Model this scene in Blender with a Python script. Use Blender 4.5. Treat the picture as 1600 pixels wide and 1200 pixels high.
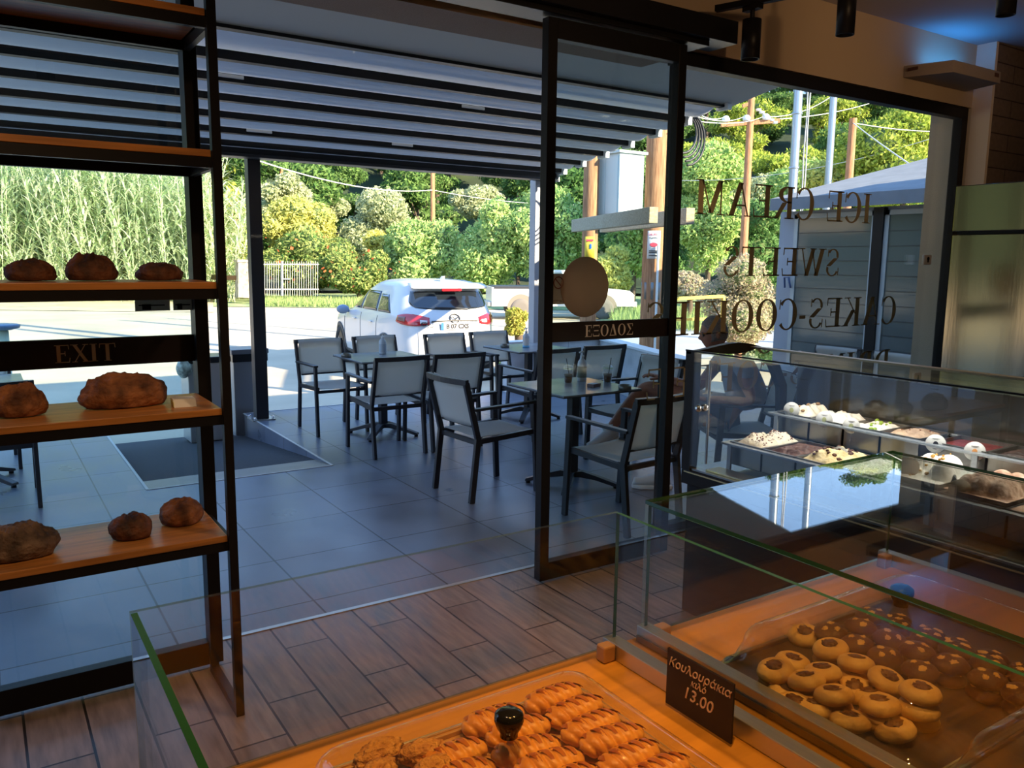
import bpy, bmesh, math, random
from math import sin, cos, pi, radians, sqrt
from mathutils import Vector, Matrix, noise
for o in list(bpy.data.objects): bpy.data.objects.remove(o)
SC = bpy.context.scene
COL = SC.collection
# ---------------------------------------------------------------- camera
F, PITCH, YAW, ROLL, H = 1274.4555, 0.149818, 0.580364, 0.010566, 1.58
fw = Vector((sin(YAW)*cos(PITCH), cos(YAW)*cos(PITCH), -sin(PITCH)))
r0 = Vector((cos(YAW), -sin(YAW), 0)); u0 = r0.cross(fw)
rr = cos(ROLL)*r0 + sin(ROLL)*u0; uu = -sin(ROLL)*r0 + cos(ROLL)*u0
cam = bpy.data.cameras.new('camera'); camo = bpy.data.objects.new('camera', cam); COL.objects.link(camo)
M = Matrix((rr, uu, -fw)).transposed().to_4x4(); M.translation = (0, 0, H); camo.matrix_world = M
cam.sensor_width = 36; cam.lens = F/1600*36; cam.clip_start = .02; cam.clip_end = 600
SC.camera = camo
# ---------------------------------------------------------------- world, sun, view
W = bpy.data.worlds.new('world'); SC.world = W; W.use_nodes = True
nt = W.node_tree; nt.nodes.clear()
tcw = nt.nodes.new('ShaderNodeTexCoord'); sxw = nt.nodes.new('ShaderNodeSeparateXYZ'); nt.links.new(tcw.outputs['Generated'], sxw.inputs[0])
sky = nt.nodes.new('ShaderNodeValToRGB'); nt.links.new(sxw.outputs[2], sky.inputs[0])
for i_, (p_, c_) in enumerate(((0, (.80, .86, .92)), (.16, (.40, .62, .98)), (.45, (.26, .48, .92)), (1, (.20, .40, .85)))):
    e_ = sky.color_ramp.elements[i_] if i_ < 2 else sky.color_ramp.elements.new(p_)
    e_.position = p_; e_.color = (*c_, 1)
bg = nt.nodes.new('ShaderNodeBackground'); bg.inputs[1].default_value = 1.25
wo = nt.nodes.new('ShaderNodeOutputWorld'); nt.links.new(sky.outputs[0], bg.inputs[0]); nt.links.new(bg.outputs[0], wo.inputs[0])
SUNV = Vector((1.0, -2.3, 1.08)).normalized()
sl = bpy.data.lights.new('sun', 'SUN'); sl.energy = 8.5; sl.angle = radians(.6); sl.color = (1, .86, .62)
so = bpy.data.objects.new('sun', sl); COL.objects.link(so); so.rotation_euler = SUNV.to_track_quat('Z', 'Y').to_euler()
SC.view_settings.view_transform = 'Standard'; SC.view_settings.look = 'None'; SC.view_settings.gamma = 1
SC.view_settings.exposure = 1.1; SC.view_settings.use_curve_mapping = False
SC.cycles.transparent_max_bounces = 40; SC.cycles.max_bounces = 10; SC.cycles.glossy_bounces = 5
SC.cycles.sample_clamp_indirect = 6; SC.cycles.caustics_reflective = False; SC.cycles.caustics_refractive = False

def ray(px, py): return rr*((px-800)/F) - uu*((py-600)/F) + fw
def atY(px, py, Y): d = ray(px, py); return Vector((0, 0, H)) + d*(Y/d.y)
def atX(px, py, X): d = ray(px, py); return Vector((0, 0, H)) + d*(X/d.x)
def atZ(px, py, z): d = ray(px, py); return Vector((0, 0, H)) + d*((z-H)/d.z)
def atD(px, py, dep): return Vector((0, 0, H)) + ray(px, py)*dep
# ---------------------------------------------------------------- materials
MATS = {}
def newmat(name):
    m = bpy.data.materials.new(name); m.use_nodes = True; MATS[name] = m
    return m, m.node_tree, m.node_tree.nodes, m.node_tree.links
def mat(name, col, rough=.5, metal=0, var=0, vscale=20, bump=0, bscale=60, spec=.5, col2=None, emit=0, stretch=None, coat=0, trans=0):
    if name in MATS: return MATS[name]
    m, t, N, L = newmat(name); b = N['Principled BSDF']
    b.inputs['Roughness'].default_value = rough; b.inputs['Metallic'].default_value = metal
    b.inputs['Specular IOR Level'].default_value = spec; b.inputs['Coat Weight'].default_value = coat
    b.inputs['Base Color'].default_value = (*col, 1)
    if emit: b.inputs['Emission Color'].default_value = (*col, 1); b.inputs['Emission Strength'].default_value = emit
    tc = N.new('ShaderNodeTexCoord'); mp = N.new('ShaderNodeMapping'); L.new(tc.outputs['Object'], mp.inputs[0])
    if stretch: mp.inputs['Scale'].default_value = stretch
    if var or col2:
        n = N.new('ShaderNodeTexNoise'); n.inputs['Scale'].default_value = vscale; n.inputs['Detail'].default_value = 5
        L.new(mp.outputs[0], n.inputs['Vector'])
        r = N.new('ShaderNodeValToRGB'); c2 = col2 or tuple(min(1, c*(1+var)) for c in col); c1 = col if col2 else tuple(c*(1-var) for c in col)
        r.color_ramp.elements[0].position = .35; r.color_ramp.elements[1].position = .65
        r.color_ramp.elements[0].color = (*c1, 1); r.color_ramp.elements[1].color = (*c2, 1)
        L.new(n.outputs[0], r.inputs[0]); L.new(r.outputs[0], b.inputs['Base Color'])
    if bump:
        n = N.new('ShaderNodeTexNoise'); n.inputs['Scale'].default_value = bscale; n.inputs['Detail'].default_value = 6
        L.new(mp.outputs[0], n.inputs['Vector'])
        bp = N.new('ShaderNodeBump'); bp.inputs['Strength'].default_value = bump; bp.inputs['Distance'].default_value = .01
        L.new(n.outputs[0], bp.inputs['Height']); L.new(bp.outputs[0], b.inputs['Normal'])
    return m
def glassmat(name, tint, base=.05, rough=0.0, gcol=(1, 1, 1), power=5, haze=0, hcol=(.5, .5, .5)):
    m, t, N, L = newmat(name); N.remove(N['Principled BSDF'])
    lw = N.new('ShaderNodeLayerWeight'); lw.inputs[0].default_value = .5
    p = N.new('ShaderNodeMath'); p.operation = 'POWER'; p.inputs[1].default_value = power; L.new(lw.outputs['Facing'], p.inputs[0])
    q = N.new('ShaderNodeMath'); q.operation = 'MULTIPLY_ADD'; q.inputs[1].default_value = 1-base; q.inputs[2].default_value = base; L.new(p.outputs[0], q.inputs[0])
    tr = N.new('ShaderNodeBsdfTransparent'); tr.inputs[0].default_value = (*tint, 1)
    gl = N.new('ShaderNodeBsdfGlossy'); gl.inputs['Roughness'].default_value = rough; gl.inputs[0].default_value = (*gcol, 1)
    mx = N.new('ShaderNodeMixShader'); src = tr.outputs[0]
    if haze:
        df = N.new('ShaderNodeBsdfDiffuse'); df.inputs[0].default_value = (*hcol, 1)
        m2 = N.new('ShaderNodeMixShader'); m2.inputs[0].default_value = haze; L.new(tr.outputs[0], m2.inputs[1]); L.new(df.outputs[0], m2.inputs[2]); src = m2.outputs[0]
    L.new(q.outputs[0], mx.inputs[0]); L.new(src, mx.inputs[1]); L.new(gl.outputs[0], mx.inputs[2])
    L.new(mx.outputs[0], N['Material Output'].inputs[0]); return m
def leafmat(name, c1, c2, c3=None, trans=.35):
    m, t, N, L = newmat(name); N.remove(N['Principled BSDF'])
    g = N.new('ShaderNodeNewGeometry'); r = N.new('ShaderNodeValToRGB'); L.new(g.outputs['Random Per Island'], r.inputs[0])
    r.color_ramp.elements[0].color = (*c1, 1); r.color_ramp.elements[1].color = (*c2, 1)
    if c3: e = r.color_ramp.elements.new(.93); e.color = (*c3, 1); r.color_ramp.elements[1].position = .9
    d = N.new('ShaderNodeBsdfDiffuse'); tl = N.new('ShaderNodeBsdfTranslucent'); L.new(r.outputs[0], d.inputs[0]); L.new(r.outputs[0], tl.inputs[0])
    mx = N.new('ShaderNodeMixShader'); mx.inputs[0].default_value = trans; L.new(d.outputs[0], mx.inputs[1]); L.new(tl.outputs[0], mx.inputs[2])
    L.new(mx.outputs[0], N['Material Output'].inputs[0]); return m
def brickmat(name, c1, c2, mortar, bw, rh, off=(0, 0, 0), rot=(0, 0, 0), msize=.004, offset=.5, ofreq=2, rough=.4, bump=.3, nscale=3, cvar=.25, spec=.5, wood=False, rvar=0):
    m, t, N, L = newmat(name); b = N['Principled BSDF']; b.inputs['Roughness'].default_value = rough; b.inputs['Specular IOR Level'].default_value = spec
    tc = N.new('ShaderNodeTexCoord'); mp = N.new('ShaderNodeMapping'); L.new(tc.outputs['Object'], mp.inputs[0])
    mp.vector_type = 'TEXTURE'; mp.inputs['Location'].default_value = off; mp.inputs['Rotation'].default_value = rot
    br = N.new('ShaderNodeTexBrick'); br.inputs['Scale'].default_value = 1; br.inputs['Brick Width'].default_value = bw; br.inputs['Row Height'].default_value = rh
    br.inputs['Mortar Size'].default_value = msize; br.inputs['Mortar Smooth'].default_value = .1; br.inputs['Bias'].default_value = 0
    br.offset = offset; br.offset_frequency = ofreq; br.squash = 1
    br.inputs['Color1'].default_value = (*c1, 1); br.inputs['Color2'].default_value = (*c2, 1); br.inputs['Mortar'].default_value = (*mortar, 1)
    L.new(mp.outputs[0], br.inputs['Vector'])
    n = N.new('ShaderNodeTexNoise'); n.inputs['Scale'].default_value = nscale; n.inputs['Detail'].default_value = 8
    m2 = N.new('ShaderNodeMapping'); L.new(mp.outputs[0], m2.inputs[0]); nb = .25 if wood or nscale > 20 else .03
    if wood: m2.inputs['Scale'].default_value = (1, 7, 1)
    L.new(m2.outputs[0], n.inputs['Vector'])
    r = N.new('ShaderNodeMapRange'); r.inputs[1].default_value = .3; r.inputs[2].default_value = .7; r.inputs[3].default_value = 1-cvar; r.inputs[4].default_value = 1+cvar
    L.new(n.outputs[0], r.inputs[0])
    mu = N.new('ShaderNodeVectorMath'); mu.operation = 'SCALE'; L.new(br.outputs[0], mu.inputs[0]); L.new(r.outputs[0], mu.inputs['Scale']); L.new(mu.outputs[0], b.inputs['Base Color'])
    if rvar:
        rm = N.new('ShaderNodeMapRange'); rm.inputs[1].default_value = .3; rm.inputs[2].default_value = .7; rm.inputs[3].default_value = rough-rvar; rm.inputs[4].default_value = rough+rvar
        L.new(n.outputs[0], rm.inputs[0]); L.new(rm.outputs[0], b.inputs['Roughness'])
    iv = N.new('ShaderNodeMath'); iv.operation = 'MULTIPLY_ADD'; iv.inputs[1].default_value = -1; L.new(br.outputs['Fac'], iv.inputs[0])
    ms = N.new('ShaderNodeMath'); ms.operation = 'MULTIPLY'; ms.inputs[1].default_value = nb; L.new(n.outputs[0], ms.inputs[0]); L.new(ms.outputs[0], iv.inputs[2])
    bp = N.new('ShaderNodeBump'); bp.inputs['Strength'].default_value = bump; bp.inputs['Distance'].default_value = .004; L.new(iv.outputs[0], bp.inputs['Height']); L.new(bp.outputs[0], b.inputs['Normal'])
    return m
black = mat('black_metal', (.010, .009, .009), .42, 0, spec=.22)
anthr = mat('anthracite', (.025, .026, .03), .45)
chairm = mat('chair_frame', (.028, .028, .032), .4, 0, spec=.5)
steel = mat('steel', (.55, .53, .50), .25, 1, bump=.05, bscale=300, stretch=(1, 1, .03))
brushed = mat('brushed_steel', (.36, .28, .17), .13, 1, bump=.03, bscale=30, stretch=(1, 1, .08))
alu = mat('aluminium', (.62, .60, .55), .35, .9)
chrome = mat('chrome', (.8, .8, .8), .08, 1)
pwall = mat('beige_wall_paint', (.50, .38, .25), .85, bump=.05, bscale=200)
pceil = mat('ceiling_paint', (.45, .42, .40), .9)
shelfwood = mat('shelf_wood', (.42, .17, .04), .35, var=.25, vscale=9, stretch=(.35, 6, 6), bump=.05)
counterwood = mat('counter_wood', (.58, .26, .035), .35, var=.12, vscale=7, stretch=(.5, 5, 5))
white = mat('white_paint', (.8, .8, .78), .5)
paper = mat('paper', (.75, .74, .70), .8)
glass = glassmat('door_glass', (.885, .955, .955), .045)
wglass = glassmat('window_glass', (.965, .98, .97), .04)
cglass = glassmat('case_glass', (.95, .965, .95), .035)
cedge = mat('green_glass_edge', (.02, .10, .045), .15, spec=.8)
oedge = glassmat('pale_glass_edge', (.75, .80, .6), .3, .2, (.9, .8, .6))
acryl = glassmat('clear_acrylic', (.955, .95, .94), .05, .03, haze=.03)
def film(name, c, tr):
    m, t, N, L = newmat(name); N.remove(N['Principled BSDF']); d = N.new('ShaderNodeBsdfDiffuse'); q = N.new('ShaderNodeBsdfTranslucent'); x = N.new('ShaderNodeMixShader')
    d.inputs[0].default_value = (*c, 1); q.inputs[0].default_value = (*c, 1); x.inputs[0].default_value = tr
    L.new(d.outputs[0], x.inputs[1]); L.new(q.outputs[0], x.inputs[2]); L.new(x.outputs[0], N['Material Output'].inputs[0]); return m
sticker = film('sticker_back', (.78, .60, .44), .5)
lettering = film('vinyl_lettering', (.46, .38, .24), .4)
bandtext = mat('band_text', (.92, .84, .74), .5)
# ---------------------------------------------------------------- mesh builder
class MB:
    def __init__(s): s.v = []; s.f = []; s.mi = []; s.sm = []; s.M = Matrix()
    def add(s, vs, fs, mi=0, smooth=False, M=None):
        k = len(s.v); A = s.M @ M if M is not None else s.M
        s.v += [tuple(A @ Vector(p)) for p in vs]
        for f in fs: s.f.append([k+i for i in f]); s.mi.append(mi); s.sm.append(smooth)
        return s
    def box(s, x0, x1, y0, y1, z0, z1, mi=0, M=None):
        vs = [(x, y, z) for z in (z0, z1) for y in (y0, y1) for x in (x0, x1)]
        return s.add(vs, [(0, 2, 3, 1), (4, 5, 7, 6), (0, 1, 5, 4), (2, 6, 7, 3), (0, 4, 6, 2), (1, 3, 7, 5)], mi, False, M)
    def beam(s, a, b, w, h, mi=0, up=(0, 0, 1)):
        a, b = Vector(a), Vector(b); d = (b-a).normalized(); u = Vector(up)
        if abs(d.dot(u)) > .98: u = Vector((0, 1, 0))
        r = d.cross(u).normalized(); u = r.cross(d)
        vs = [tuple(p + r*sx*w/2 + u*sz*h/2) for p in (a, b) for sx, sz in ((-1, -1), (1, -1), (1, 1), (-1, 1))]
        return s.add(vs, [(0, 3, 2, 1), (4, 5, 6, 7), (0, 1, 5, 4), (1, 2, 6, 5), (2, 3, 7, 6), (3, 0, 4, 7)], mi)
    def tube(s, pts, r, n=10, mi=0, cap=True, rs=None):
        pts = [Vector(p) for p in pts]; vs = []; fs = []; pu = None
        for i, p in enumerate(pts):
            d = (pts[min(i+1, len(pts)-1)] - pts[max(i-1, 0)]).normalized()
            if pu is None: pu = Vector((0, 0, 1)) if abs(d.z) < .9 else Vector((1, 0, 0))
            a = d.cross(pu).normalized(); b = a.cross(d); pu = b
            R = rs[i] if rs else r
            for k in range(n): t = 2*pi*k/n; vs.append(tuple(p + a*cos(t)*R + b*sin(t)*R))
        for i in range(len(pts)-1):
            for k in range(n): k2 = (k+1) % n; fs.append((i*n+k, i*n+k2, (i+1)*n+k2, (i+1)*n+k))
        s.add(vs, fs, mi, True)
        if cap: s.add([vs[k] for k in range(n)][::-1], [tuple(range(n))], mi); s.add(vs[-n:], [tuple(range(n))], mi)
        return s
    def lathe(s, prof, n=24, mi=0, M=None, smooth=True):
        vs = []; fs = []
        for r, z in prof:
            for k in range(n): t = 2*pi*k/n; vs.append((r*cos(t), r*sin(t), z))
        for i in range(len(prof)-1):
            for k in range(n): k2 = (k+1) % n; fs.append((i*n+k, i*n+k2, (i+1)*n+k2, (i+1)*n+k))
        s.add(vs, fs, mi, smooth, M)
        for i, rev in ((0, True), (len(prof)-1, False)):
            if prof[i][0] > 1e-4: q = [vs[i*n+k] for k in range(n)]; s.add(q[::-1] if rev else q, [tuple(range(n))], mi, False, M)
        return s
    def grid(s, fn, nu, nv, mi=0, smooth=True, M=None):
        vs = [tuple(fn(i/nu, j/nv)) for j in range(nv+1) for i in range(nu+1)]
        fs = [(j*(nu+1)+i, j*(nu+1)+i+1, (j+1)*(nu+1)+i+1, (j+1)*(nu+1)+i) for j in range(nv) for i in range(nu)]
        return s.add(vs, fs, mi, smooth, M)
    def ball(s, c, rx, ry, rz, n=16, m=10, mi=0, fn=None, M=None):
        vs = []; fs = []
        for j in range(m+1):
            ph = pi*j/m
            for i in range(n):
                t = 2*pi*i/n; p = Vector((sin(ph)*cos(t), sin(ph)*sin(t), cos(ph)))
                q = Vector((p.x*rx, p.y*ry, p.z*rz))
                if fn: q = fn(p, q)
                vs.append(tuple(q + Vector(c)))
        for j in range(m):
            for i in range(n): i2 = (i+1) % n; fs.append((j*n+i, (j+1)*n+i, (j+1)*n+i2, j*n+i2))
        return s.add(vs, fs, mi, True, M)
    def prism(s, poly, axis, a, b, mi=0, M=None):
        # poly: 2D points; axis 'y': (x,z) extruded over y; 'x': (y,z) over x; 'z': (x,y) over z
        n = len(poly)
        def P(p, t): return {'y': (p[0], t, p[1]), 'x': (t, p[0], p[1]), 'z': (p[0], p[1], t)}[axis]
        vs = [P(p, a) for p in poly] + [P(p, b) for p in poly]
        return s.add(vs, [tuple(range(n))[::-1], tuple(range(n, 2*n))] + [(i, (i+1) % n, n+(i+1) % n, n+i) for i in range(n)], mi, False, M)
    def build(s, name, m, parent=None, bevel=0, sub=0, solid=0):
        me = bpy.data.meshes.new(name); me.from_pydata(s.v, [], s.f)
        for q in (m if isinstance(m, (list, tuple)) else [m]): me.materials.append(q)
        me.polygons.foreach_set('material_index', s.mi); me.polygons.foreach_set('use_smooth', s.sm); me.update()
        bm = bmesh.new(); bm.from_mesh(me); bmesh.ops.remove_doubles(bm, verts=bm.verts, dist=1e-5) if sub else None
        if len(s.f) < 30000 and not getattr(s, 'open', False): bmesh.ops.recalc_face_normals(bm, faces=bm.faces)
        bm.to_mesh(me); bm.free()
        o = bpy.data.objects.new(name, me); COL.objects.link(o)
        if parent: o.parent = parent
        if bevel: q = o.modifiers.new('b', 'BEVEL'); q.width = bevel; q.segments = 2; q.limit_method = 'ANGLE'
        if solid: q = o.modifiers.new('s', 'SOLIDIFY'); q.thickness = solid; q.offset = 0
        if sub: q = o.modifiers.new('u', 'SUBSURF'); q.levels = sub; q.render_levels = sub
        return o
def tag(o, label=None, cat=None, group=None, kind=None):
    if label: o['label'] = label
    if cat: o['category'] = cat
    if group: o['group'] = group
    if kind: o['kind'] = kind
    return o
def thing(name, label, cat, loc=(0, 0, 0), rz=0, group=None):
    o = bpy.data.objects.new(name, None); COL.objects.link(o); o.location = loc; o.rotation_euler = (0, 0, rz)
    return tag(o, label, cat, group)
def struct(name, mb, m, **k): return tag(mb.build(name, m, **k), kind='structure')
def dup(root, loc, rz, label, group=None):
    r = root.copy(); COL.objects.link(r); r.location = loc; r.rotation_euler = (0, 0, rz); r['label'] = label
    if group: r['group'] = group
    for ch in list(root.children):
        c = ch.copy(); COL.objects.link(c); c.parent = r
        for g in list(ch.children):
            d = g.copy(); COL.objects.link(d); d.parent = c
    return r
def text(name, s, size, m, parent=None, M=None, ext=.0006, align='CENTER', sx=1, font_shear=0, off=0):
    cu = bpy.data.curves.new(name, 'FONT'); cu.body = s; cu.size = size; cu.extrude = ext; cu.align_x = align; cu.resolution_u = 3; cu.shear = font_shear; cu.offset = off
    o = bpy.data.objects.new('tmp', cu); COL.objects.link(o); bpy.context.view_layer.update()
    me = bpy.data.meshes.new_from_object(o.evaluated_get(bpy.context.evaluated_depsgraph_get())); bpy.data.objects.remove(o)
    me.transform(Matrix.Diagonal((sx, 1, 1, 1))); 
    if M is not None: me.transform(M)
    me.materials.clear(); me.materials.append(m); me.name = name
    q = bpy.data.objects.new(name, me); COL.objects.link(q)
    if parent: q.parent = parent
    return q
def frame_mat(origin, xdir, up):  # local x -> xdir, local y -> up
    x = Vector(xdir).normalized(); y = Vector(up).normalized(); z = x.cross(y)
    m = Matrix((x, y, z)).transposed().to_4x4(); m.translation = Vector(origin); return m
# serif letters: unit height 1; returns width
def serif(mb, ch, x, fl=1):
    T, t = .17, .05
    def ln(x0, y0, x1, y1, w): mb.add([(x+x0-w/2, y0, 0), (x+x0+w/2, y0, 0), (x+x1+w/2, y1, 0), (x+x1-w/2, y1, 0)], [(0, 1, 2, 3)])
    def bar(x0, x1, y, h=t): mb.add([(x+x0, y, 0), (x+x1, y, 0), (x+x1, y+h, 0), (x+x0, y+h, 0)], [(0, 1, 2, 3)])
    def sr(c, y, w=.34): bar(c-w/2, c+w/2, 0 if y == 0 else 1-t*.7, t*.7)
    def arc(cx, cy, rx, ry, a0, a1, wt=T, wn=t, n=24, ph=0):
        P = []
        for i in range(n+1):
            a = radians(a0+(a1-a0)*i/n); w = wn+(wt-wn)*abs(cos(a+ph))**1.5
            P.append((x+cx+rx*cos(a), cy+ry*sin(a), 0)); P.append((x+cx+(rx-w)*cos(a), cy+(ry-w*.9)*sin(a), 0))
        mb.add(P, [(2*i, 2*i+2, 2*i+3, 2*i+1) for i in range(n)])
    if ch == ' ': return .45
    if ch == '-': bar(.06, .30, .33, .11); return .40
    if ch == 'I': ln(.2, 0, .2, 1, T); sr(.2, 0); sr(.2, 1); return .46
    if ch in 'EFΕ':
        ln(.17, 0, .17, 1, T); bar(0, .62, 1-t); bar(.2, .46, .49); ln(.60, 1, .615, .74, .035); ln(.45, .38, .45, .64, .035)
        if ch in 'EΕ': bar(0, .64, 0); ln(.655, .27, .62, 0, .035)
        else: sr(.17, 0)
        return .76
    if ch in 'Ξ':
        bar(.03, .65, 1-.10, .10); bar(.12, .56, .46, .09); bar(.03, .65, 0, .10)
        for q in (.05, .63): bar(q-.02, q+.02, .0, .25); bar(q-.02, q+.02, .75, .25)
        return .78
    if ch == 'T': ln(.36, 0, .36, 1, T); bar(0, .72, 1-t); ln(.02, 1, .0, .74, .035); ln(.70, 1, .72, .74, .035); sr(.36, 0); return .80
    if ch in 'OΟ': arc(.39, .5, .39, .52, 0, 360, n=40); return .88
    if ch == 'C': arc(.39, .5, .39, .52, 42, 318, n=34); ln(.67, .98, .69, .66, .035); return .78
    if ch == 'D': ln(.17, 0, .17, 1, T); arc(.2, .5, .52, .5, -90, 90); bar(0, .22, 0); bar(0, .22, 1-t); return .84
    if ch == 'S':
        arc(.30, .75, .25, .26, 30, 200, .10); arc(.31, .25, .27, .27, -160, 20, .10)
        ln(.17, .66, .49, .36, .20); ln(.51, .98, .52, .72, .035); ln(.05, .02, .04, .30, .035); return .68
    if ch in 'AΔ':
        ln(.36, 1.0, .09, 0, t); ln(.36, 1.0, .66, 0, T)
        if ch == 'A': bar(.16, .55, .30); sr(.09, 0, .26); sr(.66, 0, .34)
        else: bar(.04, .74, 0, .07)
        return .88
    if ch == 'M': ln(.14, 0, .14, 1, t); ln(.17, 1, .47, .05, T); ln(.47, .05, .76, 1, t); ln(.80, 0, .80, 1, T); sr(.14, 0, .26); sr(.80, 0); bar(.02, .2, 1-t*.7, t*.7); bar(.74, .94, 1-t*.7, t*.7); return 1.04
    if ch == 'N': ln(.12, 0, .12, 1, t); ln(.14, 1, .66, .02, T); ln(.68, 0, .68, 1, t); sr(.12, 0, .24); sr(.68, 1, .24); bar(0, .2, 1-t*.7, t*.7); return .86
    if ch == 'K': ln(.17, 0, .17, 1, T); ln(.24, .42, .62, 1, t); ln(.34, .56, .66, 0, T); sr(.17, 0); sr(.17, 1); sr(.62, 1, .26); sr(.68, 0, .3); return .86
    if ch == 'R': ln(.17, 0, .17, 1, T); arc(.24, .75, .36, .255, -90, 90); bar(.1, .28, 1-t); bar(.1, .28, .49); ln(.36, .5, .66, 0, T); sr(.17, 0); sr(.70, 0, .26); bar(0, .2, 1-t); return .84
    if ch == 'W': ln(.10, 1, .34, 0, T); ln(.34, 0, .53, .9, t); ln(.50, 1, .76, 0, T); ln(.76, 0, .98, 1, t); sr(.10, 1); sr(.50, 1, .28); sr(.98, 1, .24); return 1.12
    if ch == 'X': ln(.10, 1, .62, 0, T); ln(.10, 0, .60, 1, t); sr(.10, 1); sr(.62, 0); sr(.10, 0, .26); sr(.60, 1, .26); return .76
    if ch == 'Σ': bar(.03, .64, 1-t); bar(.03, .66, 0, .07); ln(.12, 1, .42, .5, T); ln(.42, .5, .08, .02, t*1.2); ln(.63, 1, .64, .76, .035); ln(.65, 0, .68, .26, .035); return .78
    return .6
def lettering_line(name, s, M, width, height, m, parent=None, label=None):
    mb = MB(); x = 0
    for c in s: x += serif(mb, c, x)
    o = mb.build(name, m, None, solid=0)
    o.data.transform(Matrix.Diagonal((width/x, height, 1, 1))); o.data.transform(M)
    if parent: o.parent = parent
    q = o.modifiers.new('s', 'SOLIDIFY'); q.thickness = .0006; q.offset = 0
    return o
def np3(v, s): return noise.noise(Vector(v)*s)
# ================================================================ SETTING
woodfloor = brickmat('wood_plank_floor', (.215, .155, .125), (.29, .205, .165), (.022, .013, .010), .60, .185, off=(.03, 3.35, 0), rot=(0, 0, pi/2), msize=.0045, offset=.37, ofreq=2, rough=.36, bump=.35, nscale=5, cvar=.35, wood=True, rvar=.08)
tilefloor = brickmat('terrace_tiles', (.15, .17, .215), (.18, .20, .25), (.02, .02, .024), .625, .598, off=(.593, 3.53, 0), msize=.005, offset=0, rough=.33, bump=.12, nscale=2.6, cvar=.22, rvar=.06, spec=.5)
wallbrick = brickmat('beige_split_tile', (.19, .135, .095), (.22, .155, .11), (.05, .035, .025), .55, .12, off=(6.1, 0, 3.12), rot=(pi/2, 0, 0), msize=.004, rough=.8, bump=.5, nscale=30, cvar=.12)
fl = MB(); fl.box(-3, 9, -2.5, 3.34, -.3, 0); struct('floor', fl, woodfloor)
tr = MB(); tr.box(-3, 9, 3.335, 3.36, -.02, .004); struct('trim_1', tr, alu)
tf = MB()
for b in ((-9, .89, 3.36, 8.4), (.89, 2.22, 3.36, 5.9), (2.22, 6.8, 3.36, 8.4), (6.8, 9.5, 3.62, 6.2)): tf.box(*b, -.34, 0)
struct('floor', tf, tilefloor)
# ramp
ramptile = mat('ramp_tile', (.34, .31, .25), .5, var=.08, vscale=4)
asph = mat('dark_asphalt', (.055, .057, .062), .85, var=.35, vscale=160, bump=.6, bscale=250)
ground_m = mat('parking_asphalt', (.50, .41, .28), .9, var=.12, vscale=.6, bump=.4, bscale=120)
mb = MB(); mb.prism([(5.9, 0), (6.3, -.04), (6.3, -.3), (5.9, -.3)], 'x', .89, 2.22); struct('floor', mb, ramptile)
mb = MB(); mb.prism([(6.3, -.04), (8.9, -.285), (8.9, -.3), (6.3, -.3)], 'x', .89, 2.22); struct('floor', mb, asph)
mb = MB()
for x in (.885, 2.21): mb.box(x-.006, x+.012, 5.9, 8.4, 0, .004)
mb.box(.89, 2.22, 5.89, 5.905, 0, .004); mb.box(2.22, 6.3, 8.39, 8.405, 0, .004)
struct('trim_2', mb, mat('pale_edge_trim', (.55, .55, .53), .4))
g = MB(); g.grid(lambda u, v: (-60+150*u, 3.6+170*v, -.285-.115*min(1, max(0, (v*170-4.6)/5))), 40, 200); struct('ground', g, ground_m)
# walls, ceiling
mb = MB(); mb.box(-3.2, 9.2, -2.7, 3.6, 3.13, 3.36); struct('ceiling', mb, pceil)
for n, b, m in (('wall_left', (-3.2, -3, -2.7, 3.3, 0, 3.13), pwall), ('wall_back', (-3, 9, -2.7, -2.5, 0, 3.13), pwall), ('wall_right', (9, 9.2, -2.7, 3.6, 0, 3.13), pwall)):
    mb = MB(); mb.box(*b); struct(n, mb, m)
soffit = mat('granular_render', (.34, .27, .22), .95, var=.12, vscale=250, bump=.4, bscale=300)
mb = MB(); mb.box(-3, 3.2, 3.3, 3.6, 2.655, 3.13); mb.box(3.2, 9, 3.3, 3.6, 2.70, 3.13)
struct('wall_front', mb, [pwall, soffit])
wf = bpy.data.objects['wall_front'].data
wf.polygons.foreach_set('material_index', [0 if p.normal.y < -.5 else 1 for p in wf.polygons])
mb = MB(); mb.box(6.09, 9, 3.3, 3.6, 0, 2.70); mb.box(-3, -1.9, 3.3, 3.6, 0, 2.655)
struct('wall_front', mb, mat('jamb_render', (.66, .57, .42), .9, bump=.3, bscale=120))
mb = MB(); mb.box(6.12, 9, 3.17, 3.3, 0, 3.13); struct('wall_front', mb, wallbrick)
mb = MB(); mb.box(6.09, 6.12, 3.165, 3.3, 0, 3.13); struct('trim_3', mb, mat('pale_return', (.85, .72, .55), .8))
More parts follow.
